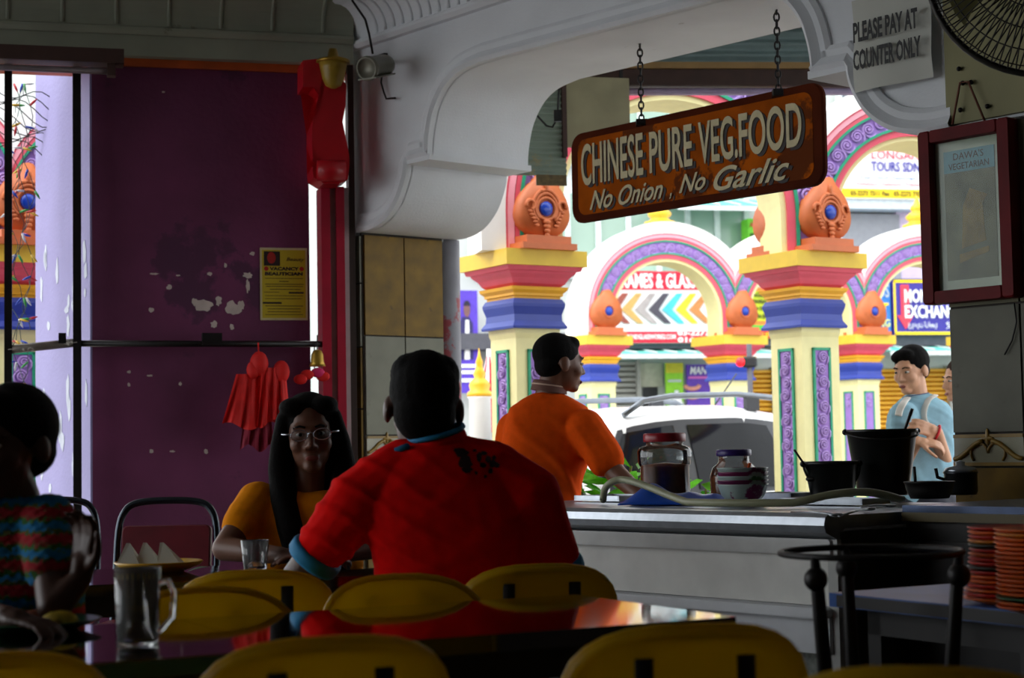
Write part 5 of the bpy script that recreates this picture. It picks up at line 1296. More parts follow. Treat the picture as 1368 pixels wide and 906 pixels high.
# steel tube chairs with maroon pads
MAR = mat('maroon_vinyl', (104, 14, 30), .4, var=.15); TUBE = mat('black_chrome_tube', (60, 66, 74), .22, metal=.85)
def tubechair(px, Y, face_deg, label):
    p = topat(px, Y, 0); t = thing('dining_chair', (p.x, p.y, 0), label, 'chair', 'maroon padded chairs', rz=face_deg + 90)
    w = .19
    arcp = [(-w, -.2, 0), (-w, .17, .44), (-w, .21, .62), (-w * .98, .235, .80), (-w * .86, .245, .875), (-w * .6, .25, .905), (0, .25, .912), (w * .6, .25, .905), (w * .86, .245, .875), (w * .98, .235, .80), (w, .21, .62), (w, .17, .44), (w, -.2, 0)]
    part('tube_frame', MB().tube(smooth([Vector(q) for q in arcp[1:-1]], 4), .0135, 10), TUBE, t)
    for sg in (-1, 1):
        part('leg', MB().tube([(sg * w, .17, .44), (sg * w, .22, 0)], .0125, 8), TUBE, t); part('leg', MB().tube([(sg * w, .17, .44), (sg * w, -.2, .43), (sg * w, -.24, 0)], .0125, 8), TUBE, t)
    part('back_pad', MB().prism(rrect(.168, .12, .02, 4), -.015, .02, M=Matrix.Translation((0, .225, .70)) @ Matrix.Rotation(PI / 2 - .1, 4, 'X'), bev=.006), MAR, t)
    part('seat_pad', MB().prism(rrect(.2, .2, .05, 5), .44, .48, bev=.008), MAR, t)
tubechair(198, 6.2, -95, 'maroon padded chair with black tube frame against the purple wall'); tubechair(52, 6.6, -84, 'maroon padded chair with tube frame partly behind the child')
# iron ring stand
rc = at(1163, 738, 3.42); RZ = rc.z
t = thing('iron_stand', (rc.x, rc.y, 0), 'black iron ring stand on curved legs in front of the counter end', 'stand')
RR = .176
part('ring', MB().tube([(RR * math.cos(a), RR * math.sin(a), RZ) for a in np.linspace(0, 2 * PI, 41)[:-1]], .0065, 8, closed=True), BLKM, t)
part('ring', MB().tube([(RR * .7 * math.cos(a), RR * .7 * math.sin(a), .35) for a in np.linspace(0, 2 * PI, 33)[:-1]], .006, 8, closed=True), BLKM, t)
for a in (math.radians(222), math.radians(330), math.radians(95)):
    c_, s_ = math.cos(a), math.sin(a)
    part('leg', MB().tube([(RR * c_, RR * s_, RZ), (RR * .97 * c_, RR * .97 * s_, RZ - .05), (RR * .85 * c_, RR * .85 * s_, .6), (RR * .7 * c_, RR * .7 * s_, .35), (RR * 1.1 * c_, RR * 1.1 * s_, .012)], .012, 8, radii=[.008, .013, .015, .013, .012]), BLKM, t)
    part('knob', MB().ball((RR * .99 * c_, RR * .99 * s_, RZ - .042), (.023, .023, .024), n=12, k=8), BLKM, t)
# plates in two stacks
plate_me = MB().lathe([(.050, 0), (.056, .002), (.088, .010), (.095, .0135), (.094, .0155), (.085, .0125), (.052, .005), (.002, .004)], n=30).mesh('plate')
PC = {'o': mat('plate_orange', (226, 100, 20), .35, var=.1), 'r': mat('plate_red', (190, 34, 16), .35, var=.1), 'k': mat('plate_dark_green', (40, 44, 30), .35), 'g': mat('plate_green', (24, 92, 50), .35), 'y': mat('plate_amber', (214, 130, 30), .35)}
pm = {}
for k, m in PC.items(): me = plate_me.copy(); me.materials.append(m); pm[k] = me
ORD = 'first second third fourth fifth sixth seventh eighth ninth tenth eleventh twelfth thirteenth fourteenth fifteenth sixteenth seventeenth eighteenth'.split()
def plates(px, Y, seq, z, which, dz=.0088):
    p = topat(px, Y, z); rr_ = random.Random(px)
    for i, c in enumerate(seq):
        o = bpy.data.objects.new('plate', pm[c]); COL.objects.link(o); o.location = (p.x + rr_.uniform(-.0015, .0015), p.y + rr_.uniform(-.0015, .0015), z + .0005 + i * dz)
        s = 1.0
        if which == 'left': s = 1.0 - .16 * math.sin(PI * min(1, i / (len(seq) - 1)) * .62)
        o.scale = (s, s, 1)
        nm = {'o': 'orange', 'r': 'red', 'k': 'dark', 'g': 'green', 'y': 'amber'}[c]
        pos = 'bottom' if i == 0 else 'top' if i == len(seq) - 1 else ORD[i] + ' from the bottom'
        tag(o, '%s plate, %s in the %s plate stack on the blue table' % (nm, pos, 'left' if which == 'left' else 'right'), 'plate', 'plates stacked on the blue table')
plates(1343, 3.50, 'ororoorkrrorkyror', .75, 'left'); plates(1392, 3.30, 'oogoooooooooooooyo', .75, 'right', .0086)
# things on the tables
GLS = mat('drinking_glass', (250, 252, 252), .0, var=.0, trans=.9)
p = onz(341, 761, .75); t = thing('drinking_glass', (p.x, p.y, .75), 'clear drinking glass standing by the woman\'s arm', 'glass')
hg = .084; part('tumbler', MB().lathe([(.002, .012), (.030, .012), (.039, hg), (.041, hg), (.033, .0), (.002, 0)], n=24), GLS, t)
p = onz(212, 764, .75); t = thing('serving_plate', (p.x, p.y, .75), 'yellow oval plate behind the mug holding white paper cones', 'plate')
part('dish', MB().lathe([(.07, 0), (.075, .003), (.115, .018), (.125, .028), (.122, .031), (.11, .022), (.07, .008), (.002, .007)], n=30), mat('yellow_melamine', (214, 164, 22), .35), t)
WP = mat('white_paper', (206, 208, 196), .7, var=.05)
for i, (dx, dy, tl) in enumerate(((-.075, -.03, 0), (-.02, -.02, .1), (.045, -.03, .25))):
    o = MB().add([(-.04, -.03, 0), (.04, -.03, 0), (.045, .03, 0), (-.035, .03, 0), (-.01 - tl * .1, 0, .075), (.0 - tl * .1, .002, .075)], [(0, 1, 5, 4), (1, 2, 5), (2, 3, 4, 5), (3, 0, 4), (3, 2, 1, 0)]).build('paper_cone', WP)
    o.location = (p.x + dx, p.y + dy, .759); tag(o, ['left white folded paper napkin on the yellow plate', 'middle white folded paper napkin on the yellow plate', 'right white folded paper napkin on the yellow plate'][i], 'napkin', 'paper napkins on the plate')
p = onz(273, 768, .75); o = MB().grid(lambda s, q: ((s - .5) * .10, (q - .5) * .04 * math.sin(PI * s), .008 + .012 * math.sin(PI * s)), 12, 6).build('leaf_garnish', mat('dark_leaf', (24, 92, 40), .5)); o.location = (p.x, p.y, .752); o.rotation_euler = (0, 0, .5); tag(o, 'dark green leaf lying right of the yellow plate', 'leaf')
p = onz(184, 862, .77); t = thing('tea_mug', (p.x, p.y, .77), 'glass mug of milky tea standing on the teal edged table', 'mug')
part('mug', MB().lathe([(.002, .012), (.030, .012), (.036, .126), (.038, .126), (.034, .0), (.002, 0)], n=26), GLS, t)
part('tea', MB().lathe([(.002, .013), (.0295, .013), (.035, .108), (.002, .108)], n=24), mat('milk_tea', (104, 62, 24), .3), t); part('froth', MB().lathe([(.035, .108), (.0355, .118), (.002, .119)], n=24), mat('tea_froth', (190, 156, 90), .6), t)
part('handle', MB().tube([(.033, 0, .10), (.052, -.004, .105), (.062, -.006, .085), (.058, -.005, .045), (.04, -.002, .025), (.032, 0, .022)], .0055, 8), GLS, t)
p = onz(45, 842, .77); t = thing('dinner_plate', (p.x, p.y, .77), 'green plate of food in front of the child', 'plate')
part('dish', MB().lathe([(.07, 0), (.08, .003), (.115, .016), (.12, .018), (.115, .019), (.07, .008), (.002, .007)], n=30), mat('green_melamine', (18, 92, 56), .35), t)
for i, (dx, dy, c) in enumerate(((-.05, 0, (190, 160, 30)), (.0, .02, (130, 60, 24)), (.05, -.01, (200, 170, 40)))): part('food_portion', MB().ball((dx, dy, .016), (.035, .03, .02), n=10, k=6), mat('food_%d' % i, c, .6, var=.4, scale=60), t)
# ================================================================== PEOPLE
def V(*a): return Vector(a)
def capsule(mb, p0, r0, p1, r1, n=14):
    p0, p1 = Vector(p0), Vector(p1); d = p1 - p0; L = d.length
    if L < 1e-6: mb.ball(p0, r0); return
    ez = d / L; ex = ez.cross(Vector((0, 0, 1)))
    if ex.length < .05: ex = ez.cross(Vector((1, 0, 0)))
    ex.normalize(); ey = ez.cross(ex)
    rows = [(r0 * math.cos(a), -r0 * math.sin(a)) for a in (1.5, 1.1, .7, .35)] + [(r0 + (r1 - r0) * f, L * f) for f in (0, .25, .5, .75, 1)] + [(r1 * math.cos(a), L + r1 * math.sin(a)) for a in (.35, .7, 1.1, 1.5)]
    vs = []; fs = []
    for r, h in rows:
        for i in range(n): a = 2 * PI * i / n; vs.append(tuple(p0 + ez * h + ex * (r * math.cos(a)) + ey * (r * math.sin(a))))
    for j in range(len(rows) - 1):
        for i in range(n): k = (i + 1) % n; fs.append((j * n + i, j * n + k, (j + 1) * n + k, (j + 1) * n + i))
    fs += [tuple(range(n - 1, -1, -1)), tuple(range((len(rows) - 1) * n, len(rows) * n))]
    mb.add(vs, fs, True)
def chain(mb, pts):
    """pts = [(point, radius), ...] joined by tapered capsules"""
    for (a, ra), (b, rb) in zip(pts, pts[1:]): capsule(mb, a, ra, b, rb)
def fuse(mb, name, m, parent, voxel=.008, smooth=5, disp=None):
    """weld all the shells into one continuous surface"""
    me = mb.mesh(name + '_raw'); o = bpy.data.objects.new(name, me); COL.objects.link(o)
    r = o.modifiers.new('weld', 'REMESH'); r.mode = 'VOXEL'; r.voxel_size = voxel; r.use_smooth_shade = True
    s = o.modifiers.new('soft', 'SMOOTH'); s.factor = .5; s.iterations = smooth
    dg = bpy.context.evaluated_depsgraph_get(); me2 = bpy.data.meshes.new_from_object(o.evaluated_get(dg)); me2.name = name
    bpy.data.objects.remove(o); bpy.data.meshes.remove(me)
    if disp:
        n = len(me2.vertices); co = np.zeros(n * 3); me2.vertices.foreach_get('co', co); co = co.reshape(-1, 3)
        no = np.zeros(n * 3); me2.vertex_normals.foreach_get('vector', no); no = no.reshape(-1, 3)
        co = co + no * disp(co)[:, None]; me2.vertices.foreach_set('co', co.ravel()); me2.update()
    me2.materials.clear(); me2.materials.append(m); me2.polygons.foreach_set('use_smooth', [True] * len(me2.polygons))
    o = bpy.data.objects.new(name, me2); COL.objects.link(o); o.parent = parent; o.matrix_parent_inverse = parent_world(parent).inverted()
    return o
def folds(dirv, freq, amp, seed=0, z0=None, z1=None):
    d = Vector(dirv).normalized()
    def f(co):
        t = co @ np.array(d); a = co @ np.array([.3, .5, .8]); b = co @ np.array([-.6, .4, .7])
        w = np.sin(t * freq + 2.0 * np.sin(a * 9 + seed) + 1.3 * np.sin(b * 13 + seed * 2))
        w = np.maximum(w, 0) ** 2 - .25
        env = .35 + .65 * np.clip(np.sin(a * 7 + seed * 3) + np.sin(b * 6 + seed), 0, 1)
        return amp * w * env
    return f
def headM(c, yaw, pitch=0, roll=0):
    """yaw: compass direction of the face in degrees (0=+x, 90=away, -90=towards the camera)"""
    return Matrix.Translation(Vector(c)) @ Matrix.Rotation(math.radians(yaw - 90), 4, 'Z') @ Matrix.Rotation(math.radians(pitch), 4, 'X') @ Matrix.Rotation(math.radians(roll), 4, 'Y')
def head(mb, M, k=1.0, ears=True):
    R = M.to_3x3()
    def e(c, r): mb.ball(M @ (Vector(c) * k), tuple(q * k for q in r), R=R, n=18, k=12)
    e((0, -.012, .03), (.074, .094, .086)); e((0, .028, -.04), (.058, .062, .072)); e((0, .02, .0), (.066, .072, .07))
    e((0, .066, -.094), (.028, .024, .020)); e((-.036, .056, -.028), (.027, .03, .028)); e((.036, .056, -.028), (.027, .03, .028))
    capsule(mb, M @ (Vector((0, .088, .006)) * k), .009 * k, M @ (Vector((0, .107, -.030)) * k), .012 * k, 8)
    e((-.013, .094, -.036), (.009, .011, .008)); e((.013, .094, -.036), (.009, .011, .008))
    e((0, .086, -.063), (.024, .012, .0065)); e((0, .085, -.075), (.020, .012, .008)); e((0, .074, .024), (.056, .018, .012))
    for s in (-1, 1):
        if ears: e((s * .079, -.008, -.012), (.011, .022, .031))
def eyes(t, M, k=1.0):
    w = MB(); i_ = MB(); R = M.to_3x3()
    for s in (-1, 1):
        w.ball(M @ (Vector((s * .030, .079, .002)) * k), (.0125 * k, .0115 * k, .0062 * k), R=R, n=12, k=8)
        i_.ball(M @ (Vector((s * .030, .0885, .002)) * k), (.0062 * k, .004 * k, .0058 * k), R=R, n=10, k=6)
    wpart('eye_whites', w, mat('eye_white', (190, 184, 176), .4), t); wpart('irises', i_, mat('iris_dark', (24, 16, 12), .2), t)
    b = MB()
    for s in (-1, 1): b.tube([M @ (Vector((s * x, y, z)) * k) for x, y, z in ((.014, .091, .022), (.03, .09, .027), (.048, .076, .022))], .0035 * k, 6)
    wpart('eyebrows', b, HAIR, t)
    l = MB(); l.ball(M @ (Vector((0, .0945, -.069)) * k), (.021 * k, .005 * k, .0085 * k), R=R, n=12, k=6); wpart('lips', l, mat('lip', (140, 70, 62), .5), t)
def hand(mb, wrist, d, nrm, k=1.0, curl=.35, spread=.12, thumb_side=1):
    """palm from the wrist along d, palm faces nrm; five fingers"""
    wrist = Vector(wrist); d = Vector(d).normalized(); nrm = Vector(nrm); nrm = (nrm - d * nrm.dot(d)).normalized(); sd = d.cross(nrm) * thumb_side
    capsule(mb, wrist, .024 * k, wrist + d * .03 * k, .026 * k, 10)
    for o in (-.026, -.009, .009, .026): capsule(mb, wrist + d * .02 * k + sd * o * .8 * k, .013 * k, wrist + d * .085 * k + sd * o * k, .0105 * k, 8)
    for i, (o, L) in enumerate(((.029, .068), (.010, .078), (-.010, .072), (-.028, .056))):
        p = wrist + d * .088 * k + sd * o * k; dirv = (d + sd * o / .03 * spread).normalized(); a = curl * .5; r = .0092 * k
        for s_, f in enumerate((.45, .32, .23)):
            c, s = math.cos(a), math.sin(a); q = p + (dirv * c + nrm * s) * (L * f * k)
            capsule(mb, p, r, q, r * .92, 8); p = q; r *= .92; a += curl
    p = wrist + d * .025 * k + sd * .026 * k; a = .5
    for f, L in ((0, .04), (1, .032), (2, .026)):
        q = p + (sd * (.75 - .25 * f) + d * (.65 + .2 * f) + nrm * (.25 + .15 * f)).normalized() * L * k
        capsule(mb, p, (.0125 - .0015 * f) * k, q, (.011 - .0015 * f) * k, 8); p = q
HAIR = mat('black_hair', (12, 10, 9), .8, spec=.12, var=.3, scale=60, bump=.3, bscale=200)
SKD = mat('brown_skin', (112, 72, 52), .5, var=.08, scale=14); SKM = mat('tan_skin', (214, 160, 126), .5, var=.06, scale=14); SKB = mat('deep_brown_skin', (84, 52, 38), .45, var=.08, scale=14)
JEAN = mat('dark_trousers', (34, 36, 48), .8, var=.2, scale=30)

def torso_rows(mb, rows):
    """rows = [(centre, half width, half depth)] lofted as super-ellipses"""
    vs = []; fs = []; n = 28
    for c, w, d in rows:
        for i in range(n):
            a = 2 * PI * i / n; x, y = math.cos(a), math.sin(a)
            vs.append((c.x + w * math.copysign(abs(x) ** .8, x), c.y + d * math.copysign(abs(y) ** .8, y), c.z))
    for j in range(len(rows) - 1):
        for i in range(n): k = (i + 1) % n; fs.append((j * n + i, j * n + k, (j + 1) * n + k, (j + 1) * n + i))
    fs += [tuple(range(n - 1, -1, -1)), tuple(range((len(rows) - 1) * n, len(rows) * n))]
    mb.add(vs, fs, True)
def stool(p, label):
    ws = thing('dining_stool', (p.x, p.y, 0), label, 'stool', 'dark stools')
    part('seat', MB().lathe([(.002, .36), (.17, .36), (.175, .375), (.17, .39), (.002, .392)], n=24), BAR, ws)
    for a in range(4): part('leg', MB().tube([(.12 * math.cos(a * PI / 2), .12 * math.sin(a * PI / 2), .36), (.17 * math.cos(a * PI / 2), .17 * math.sin(a * PI / 2), 0)], .012, 8), BAR, ws)
def legs_seated(mb, hipL, hipR, fwd, seat=.50, foot=.0, spread=.02):
    f = Vector(fwd).normalized()
    for hp_, s in ((hipL, -1), (hipR, 1)):
        kn = hp_ + f * .40; kn.z = seat + .02; an = kn + f * .02; an.z = .09
        chain(mb, [(hp_, .085), (kn, .062), ((kn + an) / 2, .052), (an, .040)])
def shoe(t, p, f):
    f = Vector(f).normalized(); mb = MB(); capsule(mb, V(p.x, p.y, .045) - f * .05, .04, V(p.x, p.y, .035) + f * .13, .034); wpart('shoe', mb, mat('dark_shoe', (26, 22, 20), .5), t)

# ---------------------------------------------------------------- man in the red polo shirt, back towards us
RED = mat('red_polo_cloth', (232, 8, 6), .9, spec=.08, var=.10, scale=30, bump=.1, bscale=300); TRQ = mat('turquoise_trim', (14, 132, 186), .7)
Y0 = 4.10
def a4(px, py, dy=0): return at(px, py, Y0 + dy)
t = thing('person', (a4(600, 900).x, Y0, 0), 'man in red polo shirt with turquoise trim seated with his back to us', 'person')
hc = a4(566, 543, .06); HM = headM(hc, 97, -8, 3)
body = MB(); head(body, HM, 1.10)
nb = a4(585, 612, .03)
chain(body, [(hc + V(.005, -.01, -.05), .058), (nb, .062), (a4(600, 650, .03), .07)])
shL = a4(480, 668, .03); shR = a4(706, 664, .02)
elL = a4(396, 776, .08); elR = a4(752, 790, .08)
wrL = elL + V(.03, .26, .0); wrR = elR + V(-.10, .25, .03)
wrL.z = .80; wrR.z = .80
chain(body, [(shL, .058), ((shL + elL) / 2, .05), (elL, .042), (wrL, .028)]); hand(body, wrL, V(.25, 1, .0), V(0, 0, -1), 1.0, .3)
chain(body, [(shR, .058), ((shR + elR) / 2, .05), (elR, .042), (wrR, .028)]); hand(body, wrR, V(-.4, 1, .0), V(0, 0, -1), 1.0, .3, thumb_side=-1)
torso_rows(body, [(a4(590, 630, .03), .10, .06), (a4(606, 690, .04), .16, .08), (a4(630, 915, .06), .16, .09)])
fuse(body, 'body', SKB, t, .007, 4)
sh = MB()
cx = [a4(590, 625, .03), a4(606, 690, .04), a4(622, 760, .05), a4(628, 850, .06), a4(630, 915, .06)]
torso_rows(sh, [(a4(583, 588, .03), .055, .058), (a4(588, 602, .03), .10, .075), (a4(593, 622, .03), .155, .09), (a4(599, 650, .035), .20, .105), (a4(606, 690, .04), .215, .118), (a4(616, 740, .05), .216, .125), (a4(628, 800, .055), .212, .13), (a4(655, 915, .08), .19, .135)])
slL = shL + (elL - shL) * .56; slR = shR + (elR - shR) * .62
chain(sh, [(a4(580, 612, .03), .062), (a4(530, 630, .03), .072), (shL, .078), ((shL + slL) / 2 + V(0, 0, -.005), .073), (slL, .066)])
chain(sh, [(a4(590, 612, .03), .062), (a4(655, 628, .03), .074), (shR, .080), (slR, .070)])
fd1 = folds((.45, .1, .85), 80, .013, 1.3); fd2 = folds((-.5, .2, .85), 60, .008, 2.7)
def rd(co):
    x = co[:, 0]; left_ = np.clip((shR.x - .14 - x) / .25, 0, 1); return fd1(co) * (.25 + left_) + fd2(co) * .5
fuse(sh, 'shirt', RED, t, .006, 4, rd)
for a_, b_, r_ in ((shL, slL, .066), (shR, slR, .070)):
    dv_ = (b_ - a_).normalized(); ex_ = dv_.cross(V(0, 0, 1)).normalized()
    wpart('sleeve_trim', MB().lathe([(r_ - .012, .018), (r_ + .001, .022), (r_ + .003, .030), (r_ + .002, .048), (r_ - .004, .056), (r_ - .02, .054), (r_ - .02, .03)], n=28, M=frame(b_, ex_, dv_), caps=False), TRQ, t)
# collar band with the turquoise edge, stands round the neck
ccen = a4(586, 592, .03)
wpart('collar', MB().lathe([(.074, -.02), (.070, .010), (.066, .024), (.062, .022), (.064, .0), (.068, -.02)], n=30, M=Matrix.Translation(ccen) @ Matrix.Rotation(-.22, 4, 'Y') @ Matrix.Rotation(.18, 4, 'X'), caps=False, ey=.98), RED, t)
wpart('collar_edge', MB().tube([tuple(Matrix.Translation(ccen) @ Matrix.Rotation(-.22, 4, 'Y') @ Matrix.Rotation(.18, 4, 'X') @ V(.066 * math.cos(a), .065 * math.sin(a), .026)) for a in np.linspace(0, 2 * PI, 33)[:-1]], .007, 6, closed=True), TRQ, t)
# turquoise piping over the shoulders
wpart('shoulder_piping', MB().tube([a4(x, y, d_) for x, y, d_ in ((545, 596, -.03), (520, 606, .0), (492, 620, .04), (476, 632, .08))], .008, 6), TRQ, t)
# hair: short crop
hr = MB(); R = HM.to_3x3()
hr.ball(HM @ V(0, -.020, .036), (.086, .107, .099), R=R, n=20, k=14); hr.ball(HM @ V(.035, -.02, .075), (.05, .07, .05), R=R); hr.ball(HM @ V(-.035, -.02, .075), (.05, .07, .05), R=R); hr.ball(HM @ V(0, -.045, -.025), (.076, .072, .074), R=R, n=18, k=12)
hr.ball(HM @ V(0, .03, .082), (.058, .05, .038), R=R, n=16, k=10)
fuse(hr, 'hair', HAIR, t, .006, 2, lambda co: .0008 * np.sin(co[:, 0] * 710) * np.sin(co[:, 2] * 690))
eyes(t, HM, 1.10)
# printed crest on the back: thin raised ink shapes
ink = mat('dark_print_ink', (44, 10, 12), .8)
def back_pt(px, py):
    return px, py
dpt = None
from mathutils.bvhtree import BVHTree
def surf(o, px, py, lift=.002):
    """point of an object's surface under a pixel"""
    bm = bmesh.new(); bm.from_mesh(o.data); bv = BVHTree.FromBMesh(bm); d = ray(px, py).normalized(); h = bv.ray_cast(CAM, d); bm.free()
    return (h[0] + h[1] * lift, h[1]) if h[0] is not None else (None, None)
shirt_o = [o for o in bpy.data.objects if o.parent == t and o.name.startswith('shirt')][0]
bm_ = bmesh.new(); bm_.from_mesh(shirt_o.data); BV = BVHTree.FromBMesh(bm_); bm_.free()
def on_shirt(px, py, lift=.0025):
    d = ray(px, py).normalized(); h = BV.ray_cast(CAM, d); return (h[0] + h[1] * lift) if h[0] is not None else None
pm_ = MB()
def inkblob(cx, cy, rx, ry, seed, k=14):
    r_ = random.Random(seed); c = on_shirt(cx, cy); pts = [on_shirt(cx + rx * (.7 + .5 * r_.random()) * math.cos(2 * PI * i / k), cy + ry * (.7 + .5 * r_.random()) * math.sin(2 * PI * i / k)) for i in range(k)]
    if c is None or any(p is None for p in pts): return
    pm_.add([tuple(c)] + [tuple(p) for p in pts], [(0, i + 1, (i + 1) % k + 1) for i in range(k)])
for i, (x, y, rx, ry) in enumerate([(617, 606, 9, 6), (622, 618, 10, 10), (624, 628, 7, 5), (612, 602, 6, 3), (640, 612, 4, 7), (646, 606, 5, 3), (652, 614, 4, 5), (645, 622, 5, 4), (658, 620, 6, 6), (664, 622, 4, 4), (655, 630, 3, 4), (636, 632, 2, 3), (648, 637, 2.5, 2.5), (634, 603, 3, 2), (660, 612, 3, 3)]): inkblob(x, y, rx, ry, i)
wpart('printed_crest', pm_, ink, t)
tr = MB(); hipc = a4(684, 940, .10); hipc.z = .545
legs_seated(tr, hipc + V(-.10, 0, 0), hipc + V(.10, 0, 0), V(-.25, 1, 0)); capsule(tr, hipc + V(-.09, 0, .02), .13, hipc + V(.09, 0, .02), .13); capsule(tr, hipc + V(-.09, .0, .1), .11, hipc + V(.09, 0, .1), .11)
fuse(tr, 'trousers', JEAN, t, .012, 4)
for s in (-.10, .10): shoe(t, hipc + V(s, 0, 0) + V(-.25, 1, 0).normalized() * .42, V(-.25, 1, 0))
# ---------------------------------------------------------------- woman opposite, glasses, long black hair
Y1 = 5.25
def a5(px, py, dy=0): return at(px, py, Y1 + dy)
t = thing('person', (a5(415, 900).x, Y1, 0), 'woman with glasses and long black hair in orange top facing us at the table', 'person')
hc = a5(414, 580, .0); HM = headM(hc, -82, -2, 3); k = 1.02
body = MB(); head(body, HM, k)
chain(body, [(hc + V(0, .01, -.05), .05), (a5(412, 668, .03), .05), (a5(410, 690, .03), .06)])
sL = a5(345, 672, .03); sR = a5(478, 672, .04)       # as seen: left and right
eL = a5(300, 758, -.10); eR = a5(505, 756, -.12); eL.z = eR.z = .80
wL = a5(378, 752, -.26); wR = a5(430, 755, -.30); wL.z = wR.z = .785
chain(body, [(sL, .05), ((sL + eL) / 2, .045), (eL, .038), (wL, .025)]); chain(body, [(sR, .05), ((sR + eR) / 2, .045), (eR, .038), (wR, .025)])
hand(body, wL, V(1, -.1, 0), V(0, 0, -1), .9, .3); hand(body, wR, V(-1, -.1, 0), V(0, 0, -1), .9, .3, thumb_side=-1)
torso_rows(body, [(a5(410, 690, .04), .10, .07), (a5(410, 720, .05), .13, .09), (a5(410, 860, .06), .13, .10)])
fuse(body, 'body', SKD, t, .006, 3); eyes(t, HM, k)
ORG = mat('mustard_orange_cloth', (230, 138, 6), .9, spec=.1, var=.1, scale=30, bump=.1, bscale=200)
sh = MB(); torso_rows(sh, [(a5(411, 655, .04), .09, .06), (a5(411, 668, .04), .145, .08), (a5(411, 690, .045), .175, .095), (a5(411, 740, .05), .17, .105), (a5(411, 800, .06), .15, .105), (a5(411, 930, .07), .17, .13)])
chain(sh, [(sL, .068), (sL + (eL - sL) * .48, .062)]); chain(sh, [(sR, .068), (sR + (eR - sR) * .48, .062)])
fuse(sh, 'blouse', ORG, t, .007, 4, folds((.5, .3, .8), 60, .005, 4))
hr = MB(); R = HM.to_3x3()
hr.ball(HM @ V(0, -.022, .040), (.086, .098, .090), R=R, n=20, k=14)
hr.ball(HM @ V(-.045, .030, .085), (.046, .050, .030), R=R); hr.ball(HM @ V(.045, .030, .085), (.046, .050, .030), R=R)
for s in (-1, 1):
    q = [HM @ V(s * .074, .015, .05), HM @ V(s * .092, .006, -.03), HM @ V(s * .096, .0, -.10), HM @ V(s * .088, .01, -.19), HM @ V(s * .075, .05, -.29), HM @ V(s * .07, .07, -.38)]
    chain(hr, [(q[0], .026), (q[1], .030), (q[2], .038), (q[3], .044), (q[4], .040), (q[5], .025)])
chain(hr, [(HM @ V(0, -.06, .0), .085), (HM @ V(0, -.08, -.12), .09), (HM @ V(0, -.10, -.30), .08)])
fuse(hr, 'hair', HAIR, t, .006, 3)
gl = MB()
for s in (-1, 1):
    gl.tube([HM @ (V(s * (.033 + .025 * math.cos(a)), .103, .0 + .0165 * math.sin(a)) * k) for a in np.linspace(0, 2 * PI, 21)[:-1]], .0018, 6, closed=True)
    gl.tube([HM @ (V(s * .058, .102, .004) * k), HM @ (V(s * .082, .08, .006) * k), HM @ (V(s * .084, .0, .004) * k)], .0032, 6)
gl.tube([HM @ (V(-.009, .104, .003) * k), HM @ (V(0, .108, .006) * k), HM @ (V(.009, .104, .003) * k)], .0022, 6)
wpart('eyeglasses', gl, mat('silver_glasses', (196, 200, 208), .2, metal=.8), t)
ln = MB()
for s in (-1, 1): ln.prism([(s * .033 + .024 * math.cos(a), .0155 * math.sin(a)) for a in np.linspace(0, 2 * PI, 17)[:-1]], -.0006, .0006, M=HM @ Matrix.Diagonal((k, k, k, 1)) @ Matrix.Translation((0, .103, 0)) @ Matrix.Rotation(PI / 2, 4, 'X'))
wpart('lenses', ln, glassmat('lens_glass', (235, 238, 240), .02, 1.0, .4), t)
er = MB()
for s in (-1, 1): er.tube([HM @ (V(s * .078 , .0 + .009 * math.cos(a), -.055 + .011 * math.sin(a)) * k) for a in np.linspace(0, 2 * PI, 13)[:-1]], .0018, 5, closed=True)
wpart('earrings', er, BRASS, t)
sk = MB(); hipc = a5(411, 930, .10); hipc.z = .52; legs_seated(sk, hipc + V(-.09, 0, 0), hipc + V(.09, 0, 0), V(.1, -1, 0)); capsule(sk, hipc + V(-.08, 0, .02), .13, hipc + V(.08, 0, .02), .13)
fuse(sk, 'trousers', JEAN, t, .012, 4)
for s in (-.09, .09): shoe(t, hipc + V(s, 0, 0) + V(.1, -1, 0).normalized() * .42, V(.1, -1, 0))
stool(hipc, 'dark stool under the woman with glasses')

# ---------------------------------------------------------------- child at the left edge in a knitted striped top
Y2 = 3.30
def a2(px, py, dy=0): return at(px, py, Y2 + dy)
t = thing('person', (a2(15, 900).x, Y2, 0), 'child in a striped knitted top with raised hand at the left edge', 'person')
hc = a2(12, 594, .0); HM = headM(hc, -112, -4); k = .93
body = MB(); head(body, HM, k)
chain(body, [(hc + V(-.005, -.005, -.05), .045), (a2(22, 668, .0), .046), (a2(20, 690), .05)])
sN = a2(64, 697, -.02); sF = a2(-22, 712, .06)
eN = a2(72, 812, -.16); wN = a2(108, 772, -.14)
chain(body, [(sN, .042), ((sN + eN) / 2, .036), (eN, .031), (wN, .022)]); hand(body, wN, V(.10, .05, 1), V(-.6, -.8, 0), .86, .62, .22)
eF = a2(-40, 820, -.05); wF = a2(10, 826, -.25); wF.z = max(wF.z, .80)
chain(body, [(sF, .042), (eF, .031), (wF, .022)]); hand(body, wF, V(.8, -.4, -.1), V(0, 0, -1), .8, .4)
torso_rows(body, [(a2(20, 692, .02), .06, .035), (a2(24, 860, .02), .07, .045)])
fuse(body, 'body', SKB, t, .0055, 3); eyes(t, HM, k)
